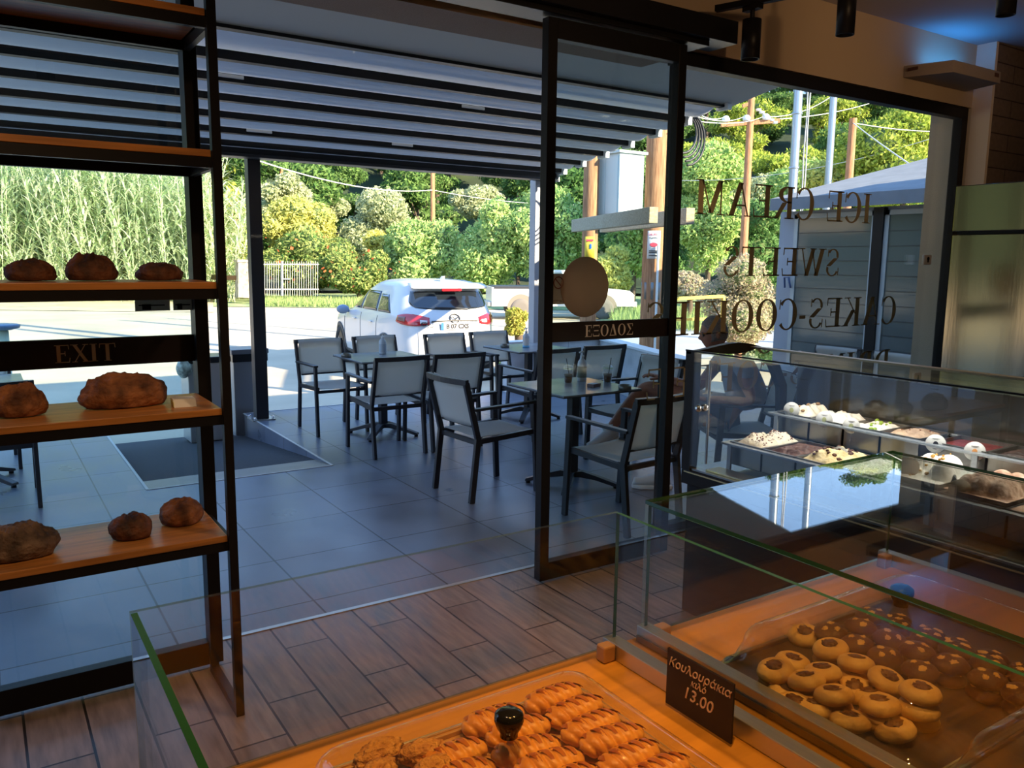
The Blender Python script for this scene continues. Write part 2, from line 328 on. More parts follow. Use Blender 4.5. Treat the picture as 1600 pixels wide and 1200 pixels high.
# window
win = thing('window_1', None, None); tag(win, kind='structure')
mb = MB()
mb.box(3.2, 6.09, 3.32, 3.39, 2.625, 2.70); mb.box(3.215, 3.27, 3.32, 3.39, 0, 2.70); mb.box(6.02, 6.09, 3.32, 3.39, 0, 2.64); mb.box(3.2, 6.02, 3.32, 3.39, 0, .07)
mb.build('window_frame', black, win, bevel=.003)
mb = MB(); mb.box(3.2, 6.02, 3.352, 3.358, .07, 2.63); mb.build('window_pane', wglass, win)
for o_ in win.children: o_['kind'] = 'structure'
for s, xa, xb, z0, z1 in (('ICE CREAM', 5.055, 3.395, 1.852, 2.045), ('SWEETS', 4.75, 3.64, 1.505, 1.678), ('CAKES-COOKIES', 5.43, 3.045, 1.170, 1.362), ('DRINKS-COFFEE', 5.40, 3.07, .815, .99)):
    o = lettering_line('window_lettering', s, frame_mat((xa, 3.349, z0), (-1, 0, 0), (0, 0, 1)), xa-xb, z1-z0, lettering)
    tag(o, 'dark vinyl lettering reading %s, mirrored on the side window' % s.replace('-', ' and '), 'lettering', 'lettering lines on the side window')
# sensor on the jamb
s_ = thing('key_switch', 'small white key switch plate on the outer window jamb', 'switch', atY(1450, 406, 3.28))
mb = MB(); mb.box(-.045, .045, -.0, .02, -.035, .035); mb.build('plate', white, s_, bevel=.004)
mb = MB(); mb.lathe([(0.0, 0), (.013, 0), (.013, .004), (0, .004)], 16, M=Matrix.Translation((0, -.0, .008)) @ Matrix.Rotation(pi/2, 4, 'X')); mb.box(-.006, .006, -.004, 0, -.018, .008); mb.build('keyhole', black, s_)
# ---------------------------------------------------------------- sliding doors
def leaf(n, x0, x1, word, tx0, tx1, z0, z1):
    d = thing(n, None, None, (x0, 3.15, 0)); tag(d, kind='structure'); w = x1-x0
    a = MB(); a.box(0, .052, -.025, .025, 0.015, 2.66); a.box(w-.052, w, -.025, .025, .015, 2.66); a.box(.052, w-.052, -.025, .025, .015, .105); a.box(.052, w-.052, -.025, .025, 2.572, 2.66)
    a.build('door_frame', black, d, bevel=.002)
    a = MB(); a.box(.05, w-.05, -.004, .004, .10, 2.58); a.build('door_pane', glass, d)
    a = MB(); a.box(.05, w-.05, -.012, -.005, z0, z1); a.build('push_band', mat('brown_black_film', (.018, .012, .011), .4), d)
    a = MB(); a.box(.05, w-.05, .005, .012, z0, z1); a.build('push_band', black, d)
    lettering_line('band_word', word, frame_mat((tx0-x0, -.0125, z0+.018), (1, 0, 0), (0, 0, 1)), tx1-tx0, z1-z0-.036, bandtext, d)
    for c in d.children: c['kind'] = 'structure'
    return d
leaf('door_1', -.10, .71, 'EXIT', .208, .400, 1.203, 1.300)
leaf('door_2', 2.225, 3.082, 'ΕΞΟΔΟΣ', 2.482, 2.797, 1.197, 1.290)
mb = MB(); mb.box(-1.9, 3.36, 3.05, 3.25, 2.69, 2.80); mb.box(-1.9, 3.20, 3.09, 3.24, 2.665, 2.69); struct('door_header', mb, mat('header_black', (.010, .009, .009), .3, spec=.3), bevel=.003)
mb = MB(); mb.lathe([(0, 0), (1, 0), (1, .003), (0, .003)], 48, M=Matrix.Translation((2.478, 3.143, 1.458)) @ Matrix.Rotation(pi/2, 4, 'X') @ Matrix.Diagonal((.146, .146, 1, 1)))
tag(mb.build('round_sticker', sticker), 'large round brown sticker seen from behind on the right door glass', 'sticker')
st = thing('notice_sticker', 'small no smoking notice stuck beside the round sticker on the right door', 'sticker', (2.318, 3.143, 1.45))
mb = MB(); mb.box(-.036, .036, 0, .002, -.072, .072); mb.build('backing', film('notice_grey', (.55, .50, .42), .5), st)
mb = MB(); mb.tube([(cos(t*pi/12)*.027, -.001, .03+sin(t*pi/12)*.027) for t in range(25)], .0025, 5, cap=False); mb.tube([(-.018, -.001, .048), (.018, -.001, .012)], .0025, 5); mb.build('prohibition_ring', mat('dull_red', (.25, .06, .05), .6), st)
text('caption', 'NO PETS', .017, lettering, st, frame_mat((0, -.0008, -.062), (-1, 0, 0), (0, 0, 1)))
for i, (x, w, lb) in enumerate(((.525, .058, 'small grey paper notice on the left door glass, left of two'), (.628, .034, 'small grey paper notice beside the door stile, right of two'))):
    q = thing('paper_notice', lb, 'notice', (x, 3.144, 1.43), 0, 'notices on the left door')
    mb = MB(); mb.box(-w, w, 0, .002, -.04, .045); mb.build('sheet', film('notice_sheet', (.42, .42, .38), .5), q)
    mb = MB()
    for r in range(3): mb.box(-w*.8, w*.7, -.001, 0, .03-.026*r, .034-.026*r)
    mb.box(-w*.6, -w*.1, -.001, 0, -.036, -.016); mb.build('print', black, q)
# ---------------------------------------------------------------- pergola
pz = lambda Y: 2.56+.153*(7.9-Y)
per = thing('terrace_pergola', 'black louvred pergola with pale fabric roof over the terrace', 'pergola', (0, 0, 0))
fabric = film('pale_roof_fabric', (.80, .80, .80), .22)
panelm = film('grey_roof_panel', (.62, .62, .58), .14)
XL, XR = -1.2, 5.73
mb = MB(); mb.prism([(3.62, pz(3.62)+.05), (5.36, pz(5.36)+.03), (5.36, pz(5.36)+.06), (3.62, pz(3.62)+.08)], 'x', XL, XR+.12); mb.build('roof_panel', panelm, per)
ys = [5.32, 5.80, 6.20, 6.60, 7.0, 7.39, 7.74]
for i, y in enumerate(ys):
    mb = MB(); h = .022 if i == 0 else .06
    mb.box(XL, XR-.02, y-.02, y+.05, pz(y), pz(y)+h); mb.build('roof_slat', black, per)
    mb = MB(); mb.box(XR-.02, XR+.03, y-.06, y+.08, pz(y)-.02, pz(y)+.06); mb.build('sunlit_end', white, per)  # white ends stand for sunlight on the slat ends
    y2 = ys[i+1] if i < 6 else 7.86
    mb = MB(); mb.open = 1
    mb.grid(lambda u, v: (XL+(XR-XL)*u, y+.05+(y2-y-.07)*v, pz(y+(y2-y)*v)+.062-.055*sin(pi*v)), 2, 12); mb.build('roof_fabric', fabric, per, solid=.003)
mb = MB(); mb.box(XL, XR, 7.84, 7.98, 2.50, 2.70); mb.box(XL, XR, 7.80, 7.84, 2.50, 2.53); mb.build('front_beam', anthr, per, bevel=.004)
mb = MB(); mb.box(XR, XR+.012, 7.8, 8.0, 2.49, 2.71); mb.build('sunlit_beam_end', white, per)  # white plate paints the sun on the right end of the beam
postm = mat('black_post', (.018, .018, .022), .35); greypost = mat('pale_grey_post', (.45, .45, .46), .4)
for x, m, w in ((2.285, postm, .06), (5.58, greypost, .06), (-.95, postm, .06)):
    mb = MB(); mb.box(x-w, x+w, 7.96, 8.08, .0 if x > 1 else 0, 2.51); mb.build('post', m, per, bevel=.006)
    mb = MB(); mb.box(x-.11, x+.11, 7.91, 8.13, 0, .012); mb.build('base_plate', alu, per)
    for dx in (-.088, .088):
        for dy in (7.93, 8.11): mb = MB(); mb.lathe([(0, 0), (.012, 0), (.012, .03), (0, .03)], 8, M=Matrix.Translation((x+dx, dy, .01))); mb.build('anchor_bolt', chrome, per)
for px, py, y in ((355, 128, 6.19), (737, 176, 6.19), (627, 233, 7.38), (404, 211, 7.38)):
    p = atY(px, py, y)
    mb = MB(); mb.box(p.x-.11, p.x+.11, y-.035, y-.02, pz(y)+.02, pz(y)+.045); mb.build('lamp_bar', mat('lamp_white', (.75, .75, .72), .4), per, bevel=.004)
# wall under sun on the right side: low white parapet
par = MB()
A0, A1, A2 = (5.3, 8.27), (6.78, 8.22), (6.0, 5.9)
def wallseg(m, a, b, z0, z1, th):
    a, b = Vector((*a, 0)), Vector((*b, 0)); m.beam((a.x, a.y, (z0+z1)/2), (b.x, b.y, (z0+z1)/2), th, z1-z0)
for a, b in ((A0, A1), (A1, A2)):
    mm = MB(); wallseg(mm, a, b, -.28, .585, .14)
    cp = MB(); wallseg(cp, a, b, .585, .615, .18)
    r = thing('parapet_wall', 'low pale tiled parapet wall %s the terrace' % ('closing the far side of' if a == A0 else 'along the right side of'), 'wall', group='terrace parapet walls')
    mm.build('wall_body', brickmat('parapet_tile', (.62, .60, .58), (.66, .64, .62), (.3, .3, .3), .6, 1.2, off=(a[0], 0, 0), rot=(pi/2, 0, 0), msize=.004, rough=.5, bump=.1) if 'parapet_tile' not in MATS else MATS['parapet_tile'], r); cp.build('coping', mat('coping_white', (.8, .79, .77), .5), r, bevel=.004)
# ---------------------------------------------------------------- litter bin by the ramp
bn = thing('waste_bin', 'brushed steel litter bin with black liner beside the terrace post', 'bin', (1.86, 8.42, -.28))
mb = MB(); mb.box(-.2, .2, -.17, .17, .06, .84); mb.build('body', mat('bin_steel', (.62, .6, .57), .35, .7, bump=.08, bscale=200, stretch=(1, 1, .05)), bn, bevel=.008)
mb = MB(); mb.box(-.21, .21, -.18, .18, .84, .90); mb.build('liner', mat('bin_liner', (.012, .012, .014), .3), bn, bevel=.01)
mb = MB(); mb.box(-.17, .17, -.15, .15, 0, .06); mb.build('plinth', anthr, bn)
bn2 = thing('waste_bin', 'grey metal waste bin with flat lid directly behind the terrace post', 'bin', (2.33, 8.66, -.28))
mb = MB(); mb.box(-.17, .17, -.15, .15, .0, .86); mb.build('body', mat('bin_grey', (.42, .42, .42), .4, .6), bn2, bevel=.008)
mb = MB(); mb.box(-.19, .19, -.17, .17, .88, .93); mb.build('lid', mat('bin_lid', (.2, .2, .21), .4, .5), bn2, bevel=.006)
mb = MB(); mb.box(-.18, .18, -.16, .16, .80, .88); mb.build('liner', MATS['bin_liner'], bn2)
# crumpled bag hanging on bin
mb = MB(); mb.ball((0, 0, 0), .07, .06, .09, 14, 10, fn=lambda p, q: q*(1+.35*noise.noise(p*3.1)))
o = mb.build('plastic_bag', mat('bag_plastic', (.6, .68, .55), .4, var=.5, vscale=18)); o.location = (1.63, 8.27, .52); tag(o, 'crumpled pale green plastic bag stuffed at the edge of the litter bin', 'bag')
# ================================================================ SHELF WITH LOAVES
sh = thing('bread_shelf', 'tall black metal shelf rack with five orange wood boards', 'shelf', (0, 0, 0))
SX0, SX1, SY0, SY1 = -.62, .68, 2.73, 3.10
ZS = [2.335, 1.915, 1.503, 1.090, .655]
for x in (SX0, SX1-.028):
    mb = MB(); mb.box(x, x+.028, SY0-.012, SY0+.018, 0, 2.9); mb.build('post', black, sh)
    mb = MB(); mb.box(x, x+.028, SY1-.03, SY1, 0, 2.9); mb.build('post', black, sh)
    mb = MB(); mb.box(x, x+.028, SY0+.018, SY1-.03, 0.0, .03); mb.build('side_rail', black, sh)
    mb = MB(); mb.box(x, x+.028, SY0+.018, SY1-.03, 2.87, 2.9); mb.build('side_rail', black, sh)
for z in ZS:
    mb = MB(); mb.box(SX0+.03, SX1-.03, SY0, SY1-.002, z-.022, z); mb.build('shelf_board', shelfwood, sh, bevel=.002)
    mb = MB(); mb.box(SX0+.028, SX1-.028, SY0+.004, SY0+.026, z-.055, z-.0225); mb.box(SX0+.028, SX1-.028, SY1-.03, SY1-.005, z-.055, z-.0225)
    for x in (SX0, SX1-.028): mb.box(x+.004, x+.024, SY0+.018, SY1-.03, z-.055, z-.0225)
    mb.build('shelf_bracket', black, sh)
crust = {}
def crustmat(k, c1, c2):
    return mat('crust_%s' % k, c1, .75, col2=c2, vscale=17, bump=1, bscale=48)
cm = [crustmat('dark', (.03, .011, .006), (.17, .06, .022)), crustmat('mid', (.07, .022, .008), (.36, .14, .05)), crustmat('grey', (.035, .02, .014), (.22, .14, .09))]
def loaf(i, px0, px1, ybase, z, Y, h, cut, m, lb, rz=0.0, dep=.62):
    a, b = atY(px0, ybase, Y), atY(px1, ybase, Y); w = (b.x-a.x)/1.0; cx = (a.x+b.x)/2
    rx, ry = w/2*.93, w/2*dep
    rnd = random.Random(i)
    def fn(p, q):
        s = .10*noise.noise(p*1.5+Vector((i*3.1, 0, 0)))+.035*noise.noise(p*5+Vector((0, i, 0)))+.014*noise.noise(p*13)-.15*abs(noise.noise(p*3.6+Vector((i, 2, 0))))*max(0, p.z+.3)
        q = q*(1+s)
        if p.z > .1:
            for c in cut:
                d = p.x*cos(c[1])+p.y*sin(c[1])-c[0]
                q.z += h*(.07*math.exp(-((d+.14)/.09)**2)-.10*math.exp(-(d/.05)**2))*p.z*min(1, (1-p.z*p.z)*2+.6)
        if q.z < -h*.30: q.z = -h*.30+(q.z+h*.30)*.08
        return q
    mb = MB(); mb.ball((0, 0, h*.42), rx, ry, h*.56, 64, 40, fn=fn)
    o = mb.build('bread_loaf', m); o.location = (cx, Y, z+.0015-.0); o.rotation_euler = (0, 0, rz)
    zmin = min(v[2] for v in mb.v); o.location.z = z+.001-zmin
    tag(o, lb, 'bread', 'loaves on the shelf rack'); return o
YS = 2.92
loaf(1, 1, 94, 437, ZS[2], YS, .074, [(-.3, .4), (.25, .4), (0, 2.0)], cm[0], 'dark crusty round loaf at the left end of the middle shelf', .1)
loaf(2, 98, 188, 436, ZS[2], YS, .095, [(-.25, -.3), (.25, -.3), (.05, 1.4)], cm[0], 'tallest dark crusty loaf in the centre of the middle shelf', -.1)
loaf(3, 208, 290, 436, ZS[2], YS, .068, [(-.2, .2), (.3, .2)], cm[0], 'smaller dark loaf beside the card on the middle shelf', 0)
loaf(4, -14, 82, 660, ZS[3], 2.90, .115, [(-.1, 1.2), (.5, .2)], cm[1], 'golden brown round loaf at the left of the fourth shelf', .2)
loaf(5, 119, 268, 643, ZS[3], 2.93, .125, [(.0, 1.25), (-.55, .3), (.45, 1.5)], cm[1], 'long plump oval loaf in the centre of the fourth shelf', -.05, .5)
loaf(6, -40, 101, 868, ZS[4], 2.86, .12, [(-.75, .5), (-.45, .5), (-.12, .5), (.2, .5), (.5, .5)], cm[2], 'big floured loaf with deep slashes at the left of the lowest shelf', 0, .55)
loaf(7, 168, 243, 846, ZS[4], 2.88, .092, [(-.1, .3), (.4, .3)], cm[0], 'small knobbly round roll in the middle of the lowest shelf', 0, .8)
loaf(8, 246, 321, 827, ZS[4], 2.95, .10, [(.05, 1.1), (.5, 1.1)], cm[1], 'small rounded roll at the right end of the lowest shelf', .3, .8)
for (px, py, k, z, Y, lb) in ((299, 432, 0, ZS[2], 2.90, 'cream folded price card beside the smaller loaf on the middle shelf'), (289, 632, 1, ZS[3], 2.88, 'cream price card with yellow edge beside the long oval loaf')):
    p = atZ(px, py, z)
    q = thing('price_card', lb, 'card', (p.x-.005, min(p.y, 3.0), z), -.08, 'price cards on the bread shelf')
    mb = MB(); mb.prism([(-.055, 0), (.03, 0), (.05, .02), (-.03, .024)] if k else [(-.05, 0), (.05, 0), (.05, .012), (-.05, .016)], 'x', -.035, .035); mb.build('card', paper, q, bevel=.001)
    mb = MB(); mb.box(-.0365, -.0352, -.05, .03, .002, .018); mb.build('edge_strip', mat('yellow_edge', (.6, .55, .1), .5), q)
# ================================================================ PASTRY COUNTER
ct = thing('display_counter', 'orange wood display counter carrying the pastry cases', 'counter', (0, 0, 0))
CZ = .95
mb = MB(); mb.box(.02, 1.625, -.1, .975, CZ-.035, CZ); mb.build('counter_top', counterwood, ct, bevel=.002)
mb = MB(); mb.box(.05, 1.60, -.05, .93, 0, CZ-.0355); mb.build('counter_body', mat('counter_body', (.10, .06, .04), .6), ct)
CT = 1.187
def gcase(name, lb, x0, x1, y0, y1, top, parent_top=True):
    c = thing(name, lb, 'display case', (0, 0, 0))
    th = .007
    def pane(n, x0_, x1_, y0_, y1_, z0, z1, big):
        # faces perpendicular to `big` axis are clear glass, the rim is green
        mb = MB(); mb.box(x0_, x1_, y0_, y1_, z0, z1); o = mb.build(n, [cglass, cedge, oedge], c)
        for p in o.data.polygons: p.material_index = 0 if abs(p.normal[big]) > .5 else (1 if big != 1 else 2)
        return o
    pane('far_pane', x0, x1, y1-th, y1, CZ+.012, CT, 1)
    pane('side_pane', x0, x0+th, y0, y1-th-.001, CZ+.012, CT, 0)
    pane('side_pane', x1-th, x1, y0, y1-th-.001, CZ+.012, CT, 0)
    if top: pane('top_pane', x0, x1, y0+.28, y1, CT+.001, CT+.007, 2)
    for x in (x0, x1):
        s = 1 if x == x0 else -1
        mb = MB(); mb.box(min(x-s*.006, x+s*.018), max(x-s*.006, x+s*.018), y0, y1+.004, CZ+.0006, CZ+.028); mb.build('base_rail', alu, c, bevel=.0015)
        mb = MB(); mb.box(min(x-s*.010, x-s*.0065), max(x-s*.010, x-s*.0065), y0, y1, CZ+.002, CZ+.012); mb.build('rail_lip', mat('dark_alu', (.2, .17, .12), .4, .8), c)
    for x in (x0+.03, x1-.03):
        mb = MB(); mb.box(x-.012, x+.012, y1-.03, y1-.009, CZ+.0006, CZ+.028); mb.build('corner_block', mat('rose_acrylic', (.45, .25, .12), .3), c, bevel=.003)
    return c
gcase('glass_case', 'open-topped glass pastry case holding the braided rolls', .118, .830, -.05, .958, False)
gcase('glass_case', 'glass pastry case with a flat top pane holding the cookies', .895, 1.590, -.05, .962, True)
# domes
def dome(lb, x0, x1, y0, y1, z0, z1, r=.035, knob=None, taper=.02):
    d = thing('tray_cover', lb, 'cover', (0, 0, 0), 0, 'clear acrylic tray covers')
    n = 8
    def ring(ins, z):
        P = []
        for cx, cy, a0 in ((x1-ins, y1-ins, 0), (x0+ins, y1-ins, 90), (x0+ins, y0+ins, 180), (x1-ins, y0+ins, 270)):
            sx = 1 if cx > (x0+x1)/2 else -1; sy = 1 if cy > (y0+y1)/2 else -1
            for k in range(n+1):
                a = radians(a0+90*k/n); P.append((cx-sx*r+r*cos(a), cy-sy*r+r*sin(a), z))
        return P
    prof = [(-.008, z0+.001), (-.008, z0+.004), (0, z0+.005)]
    for k in range(9):
        a = k/8*pi/2; prof.append((taper+.03*(1-cos(a)), z1-.03+.03*sin(a)))
    rings = [ring(i, z) for i, z in prof]; m = len(rings[0]); vs = [p for r_ in rings for p in r_]; fs = []
    for j in range(len(rings)-1):
        for k in range(m): k2 = (k+1) % m; fs.append((j*m+k, j*m+k2, (j+1)*m+k2, (j+1)*m+k))
    mb = MB(); mb.add(vs, fs, 0, True); mb.add(rings[-1], [tuple(range(m))], 0, True); mb.build('shell', acryl, d)
    mb = MB(); mb.tube([Vector(p)+Vector((0, 0, .002)) for p in ring(-.008, z0)+ring(-.008, z0)[:1]], .0022, 6, cap=False); mb.build('rim', mat('rim_acrylic', (.30, .27, .20), .15), d)
    kx, ky = knob or ((x0+x1)/2, (y0+y1)/2)
    mb = MB(); mb.M = Matrix.Translation((kx, ky, z1)); mb.lathe([(0, .0005), (.011, .0005), (.011, .006), (.015, .012), (.0185, .022), (.0175, .030), (.012, .034), (0, .035)], 24); mb.build('knob', mat('knob_black', (.01, .01, .01), .12), d)
    return d
dome('clear low acrylic cover with black knob over the braided rolls', .288, .705, .42, .892, CZ, 1.004, r=.03, knob=(.507, .772), taper=.004)
dome('clear acrylic cover with black knob over the jam cookies', .928, 1.40, .488, .815, CZ+.012, 1.035, knob=(1.215, .70), taper=.012)
dome('clear acrylic cover at the right frame corner over the flat biscuits', .928, 1.40, .12, .470, CZ+.012, 1.035, knob=(1.15, .22), taper=.012)
# trays
def tray(lb, x0, x1, y0, y1, z, m):
    mb = MB(); mb.box(x0, x1, y0, y1, z, z+.004)
    for a in ((x0, x1, y0, y0+.004), (x0, x1, y1-.004, y1), (x0, x0+.004, y0, y1), (x1-.004, x1, y0, y1)): mb.box(*a, z+.004, z+.011)
    return tag(mb.build('serving_tray', m, bevel=.001), lb, 'tray', 'serving trays in the cases')
trm = mat('tray_dark', (.06, .04, .032), .35); trw = mat('tray_wood', (.5, .27, .08), .4, var=.15, vscale=10, stretch=(.5, 5, 5))
tray('light wooden tray under the braided rolls', .298, .700, .43, .880, CZ+.0006, trw)
tray('dark brown tray under the jam cookies', .915, 1.415, .478, .825, CZ+.0006, trm)
tray('dark tray with flat biscuits at the lower right', .915, 1.415, .11, .474, CZ+.0006, trm)
# braided rolls
gold = mat('golden_pastry', (.66, .24, .02), .42, col2=(.88, .42, .06), vscale=26, bump=.2, bscale=80, coat=.15)
glaze = mat('browned_glaze', (.34, .07, .005), .35, col2=(.60, .19, .02), vscale=30)
rnd = random.Random(5)
def braid():
    L, R = .094, .019
    def fn(u, v):
        x = (u-.5)*L; a = 2*pi*v; e = max(0, 1-abs(2*u-1)**3.2)**.5
        ph = (x*62+.55*sin(a)*1.0) % 1.0
        rr_ = R*e*(.80+.26*sin(pi*ph)**.6)
        return (x, rr_*cos(a)*1.12, max(-R*.72, rr_*sin(a)*.92))
    mb = MB(); mb.grid(fn, 72, 24); s = MB()
    for k in range(6):
        x0 = -.040+k*.0158
        def fs(u, v, x0=x0):
            a = pi*(.16+.5*u); x = x0+.007*(v-.5)+.0088*sin(a)*-.3+.006
            e = max(0, 1-abs(2*(x/L+.5)-1)**3.2)**.5
            w = 1-.5*abs(2*u-1)
            rr_ = R*e*1.055
            return (x0+.006+.009*(v-.5)*w-.004*cos(a), rr_*cos(a)*1.12, rr_*sin(a)*.93)
        s.grid(fs, 10, 3)
    return mb, s
bm_, gm_ = braid()
root = thing('braided_roll', 'golden braided pastry roll nearest the far left of the covered tray', 'pastry', (0, 0, 0), 0, 'braided rolls under the acrylic cover')
bm_.build('crust', gold, root); gl_ = gm_.build('glaze_bands', glaze, root)
first = True; cnt = 0
rows = [(.860-.0405*i, .298+.010*(i % 2), i % 2) for i in range(11)]
ordn = ['first', 'second', 'third', 'fourth']; rown = ['first', 'second', 'third', 'fourth', 'fifth', 'sixth', 'seventh', 'eighth', 'ninth', 'tenth', 'eleventh']
for ri, (y, x0, sft) in enumerate(rows):
    for k in range(4):
        x = x0+.045+k*.0985
        if x > .662 or (ri < 4 and x < .46-.03*ri): continue
        z = CZ+.0196; rz = radians(rnd.uniform(-12, 3))
        lb = 'golden braided pastry roll, %s from left in the %s row from the far side' % (ordn[k], rown[ri])
        if first: root.location = (x, y, z); root.rotation_euler = (0, 0, rz); root['label'] = lb; first = False; o = root
        else: o = dup(root, (x+rnd.uniform(-.004, .004), y+rnd.uniform(-.002, .002), z), rz, lb, 'braided rolls under the acrylic cover')
        o.scale = (1, 1.0, .92)
# sesame rings left (shaggy pastries)
shag = mat('shredded_pastry', (.55, .22, .035), .7, col2=(.82, .42, .08), vscale=60, bump=1, bscale=120)
for k, (x_, y_, s, rz) in enumerate(((.375, .862, .022, .2), (.352, .822, .022, .5), (.425, .838, .020, -.3), (.41, .796, .022, .3), (.335, .778, .022, .1))):
    mb = MB()
    mb.ball((0, 0, 0), s*1.6, s*.80, s*.80, 48, 30, fn=lambda p_, q: q*(1+.14*noise.noise(p_*5+Vector((k*5, 0, 0)))+.12*noise.noise(Vector((p_.x*2, p_.y*18, p_.z*18)))))
    o = mb.build('shredded_pastry', shag); zm = min(v[2] for v in mb.v); o.location = (x_, y_, CZ+.0058-zm); o.rotation_euler = (0, 0, rz)
    tag(o, 'rough shredded golden pastry, %s, at the left of the roll tray' % ['farthest', 'second farthest', 'touching the far braids', 'touching the nearer braids', 'nearest'][k], 'pastry', 'shredded pastries under the cover')
# chalk price tag
tg = thing('chalk_price_tag', 'small black chalk tag reading 13.00 leaning on the case rail', 'price tag', (.788, 0, 0))
ya, yb = .790, .668
mb = MB(); mb.box(.0, .003, yb, ya, CZ+.004, CZ+.088); mb.build('board', mat('slate_black', (.012, .009, .012), .5), tg)
chalk = mat('chalk_ink', (.75, .55, .38), .8)
ym = (ya+yb)/2
text('handwriting', 'Κουλουράκια', .0180, chalk, tg, frame_mat((-.0006, ym, CZ+.066), (0, -1, 0.02), (0, 0, 1)), font_shear=.25)
text('handwriting', 'κιλό', .014, chalk, tg, frame_mat((-.0006, ym, CZ+.052), (0, -1, 0), (0, 0, 1)), font_shear=.25)
text('handwriting', '13.00', .025, chalk, tg, frame_mat((-.0006, ym, CZ+.030), (0, -1, 0), (0, 0, 1)), font_shear=.2)
# jam cookies
cook = mat('cookie_dough', (.62, .33, .09), .6, col2=(.74, .45, .15), vscale=40, bump=.25, bscale=90)
jam = mat('chocolate_filling', (.085, .028, .010), .4, col2=(.16, .06, .02), vscale=60, bump=.5, bscale=150)
darkc = mat('dark_cookie', (.07, .022, .008), .6, var=.3, vscale=50, bump=.4, bscale=100)
def cookie_proto(kind):
    t = thing('filled_cookie' if kind == 0 else 'marbled_cookie', 'x', 'cookie')
    mb = MB()
    if kind == 0:
        mb.lathe([(0, 0), (.019, 0), (.0265, .005), (.0275, .010), (.0245, .0165), (.018, .0205), (.013, .0205), (.011, .0185), (0, .018)], 28)
        mb.build('dough', cook, t); j = MB(); j.ball((.002, .001, .0190), .0135, .0115, .0032, 32, 12, fn=lambda p, q: q*(1+.55*noise.noise(p*2.6))); j.build('filling', jam, t)
    else:
        mb.lathe([(0, 0), (.020, 0), (.026, .004), (.0265, .009), (.021, .016), (.010, .019), (0, .0195)], 28)
        mb.build('dough', darkc, t); j = MB()
        for a, r_, s in ((.4, .011, .010), (2.6, .012, .008), (4.4, .010, .009)):
            j.ball((cos(a)*r_, sin(a)*r_, .0150), s, s*.75, .0048, 16, 8, fn=lambda p, q: q*(1+.35*noise.noise(p*2.7+Vector((a, 0, 0)))))
        j.build('pale_patches', cook, t)
    return t
cp0, cp1 = cookie_proto(0), cookie_proto(1)
ckpos = [(1258, 990), (1300, 1012), (1338, 1035), (1383, 1060), (1438, 1080), (1238, 1033), (1287, 1050), (1262, 1062), (1228, 1076), (1305, 1085), (1335, 1075), (1377, 1100), (1272, 1105), (1329, 1125), (1401, 1138), (1214, 1045), (1240, 1100), (1360, 1086)]
names = ['at the far end of the pile', 'on the second heap from the far end', 'third along the far side', 'fourth along the far side', 'crowning the tall right stack', 'left of the far pair', 'tilted in the middle', 'with an oval filling in the middle', 'at the left edge leaning outwards', 'with a wide open filling in the centre', 'half hidden in the centre', 'beside the right stack', 'low on the left front', 'front row second from the right', 'nearest to the front edge', 'topmost at the left', 'low at the left front corner', 'wedged behind the pale one']
f0 = True
def put(proto, used, p, rot, lb, grp):
    if not used: proto.location = p; proto.rotation_euler = rot; proto['label'] = lb; proto['group'] = grp; return proto
    o = dup(proto, p, 0, lb, grp); o.rotation_euler = rot; return o
u0_ = False; PL = []
for i, (px, py) in enumerate(ckpos):
    lay = 1 if i in (1, 2, 3, 6, 7, 9, 11, 15) else (2 if i == 4 else 0)
    z = CZ+.0052+.0195*lay+.001
    p = atZ(px, py, z+.012); p.z = z; PL.append(p)
    put(cp0, u0_, p, (rnd.uniform(-.25, .25), rnd.uniform(-.25, .25), rnd.uniform(0, 6)), 'pale round cookie with chocolate filling, %s' % names[i], 'filled cookies on the dark tray'); u0_ = True
for i in (1, 2, 3, 6, 7, 9, 11, 15, 4):
    for l in ((0, 1) if i == 4 else (0,)):
        p = PL[i].copy(); p.z = CZ+.0054+.0195*l; p.x += rnd.uniform(-.006, .006); p.y += rnd.uniform(-.004, .004)
        put(cp0, True, p, (0, 0, rnd.uniform(0, 6)), 'filled cookie underneath the one %s%s' % (names[i], ', lowest' if (i == 4 and l == 0) else ''), 'filled cookies on the dark tray')
u1_ = False; k = 0
ordw = ['first', 'second', 'third', 'fourth', 'fifth', 'sixth', 'seventh', 'eighth', 'ninth', 'tenth']
for r_ in range(4):
    for c_ in range(8):
        x = 1.135+r_*.056; y = .772-c_*.051-(.02 if r_ % 2 else 0)
        if x > 1.32 or y < .44: continue
        if r_ == 0 and y < .60: continue
        for l in range(2 if r_ < 3 else 1):
            lb = 'dark marbled chocolate cookie, %s from the far end in the %s row%s' % (ordw[c_], ordw[r_], ' on top' if l else ' at the bottom')
            put(cp1, u1_, (x+rnd.uniform(-.004, .004), y+rnd.uniform(-.004, .004), CZ+.0054+.0195*l), (rnd.uniform(-.1, .1) if l else 0, rnd.uniform(-.1, .1) if l else 0, rnd.uniform(0, 6)), lb, 'marbled cookies on the dark tray'); u1_ = True
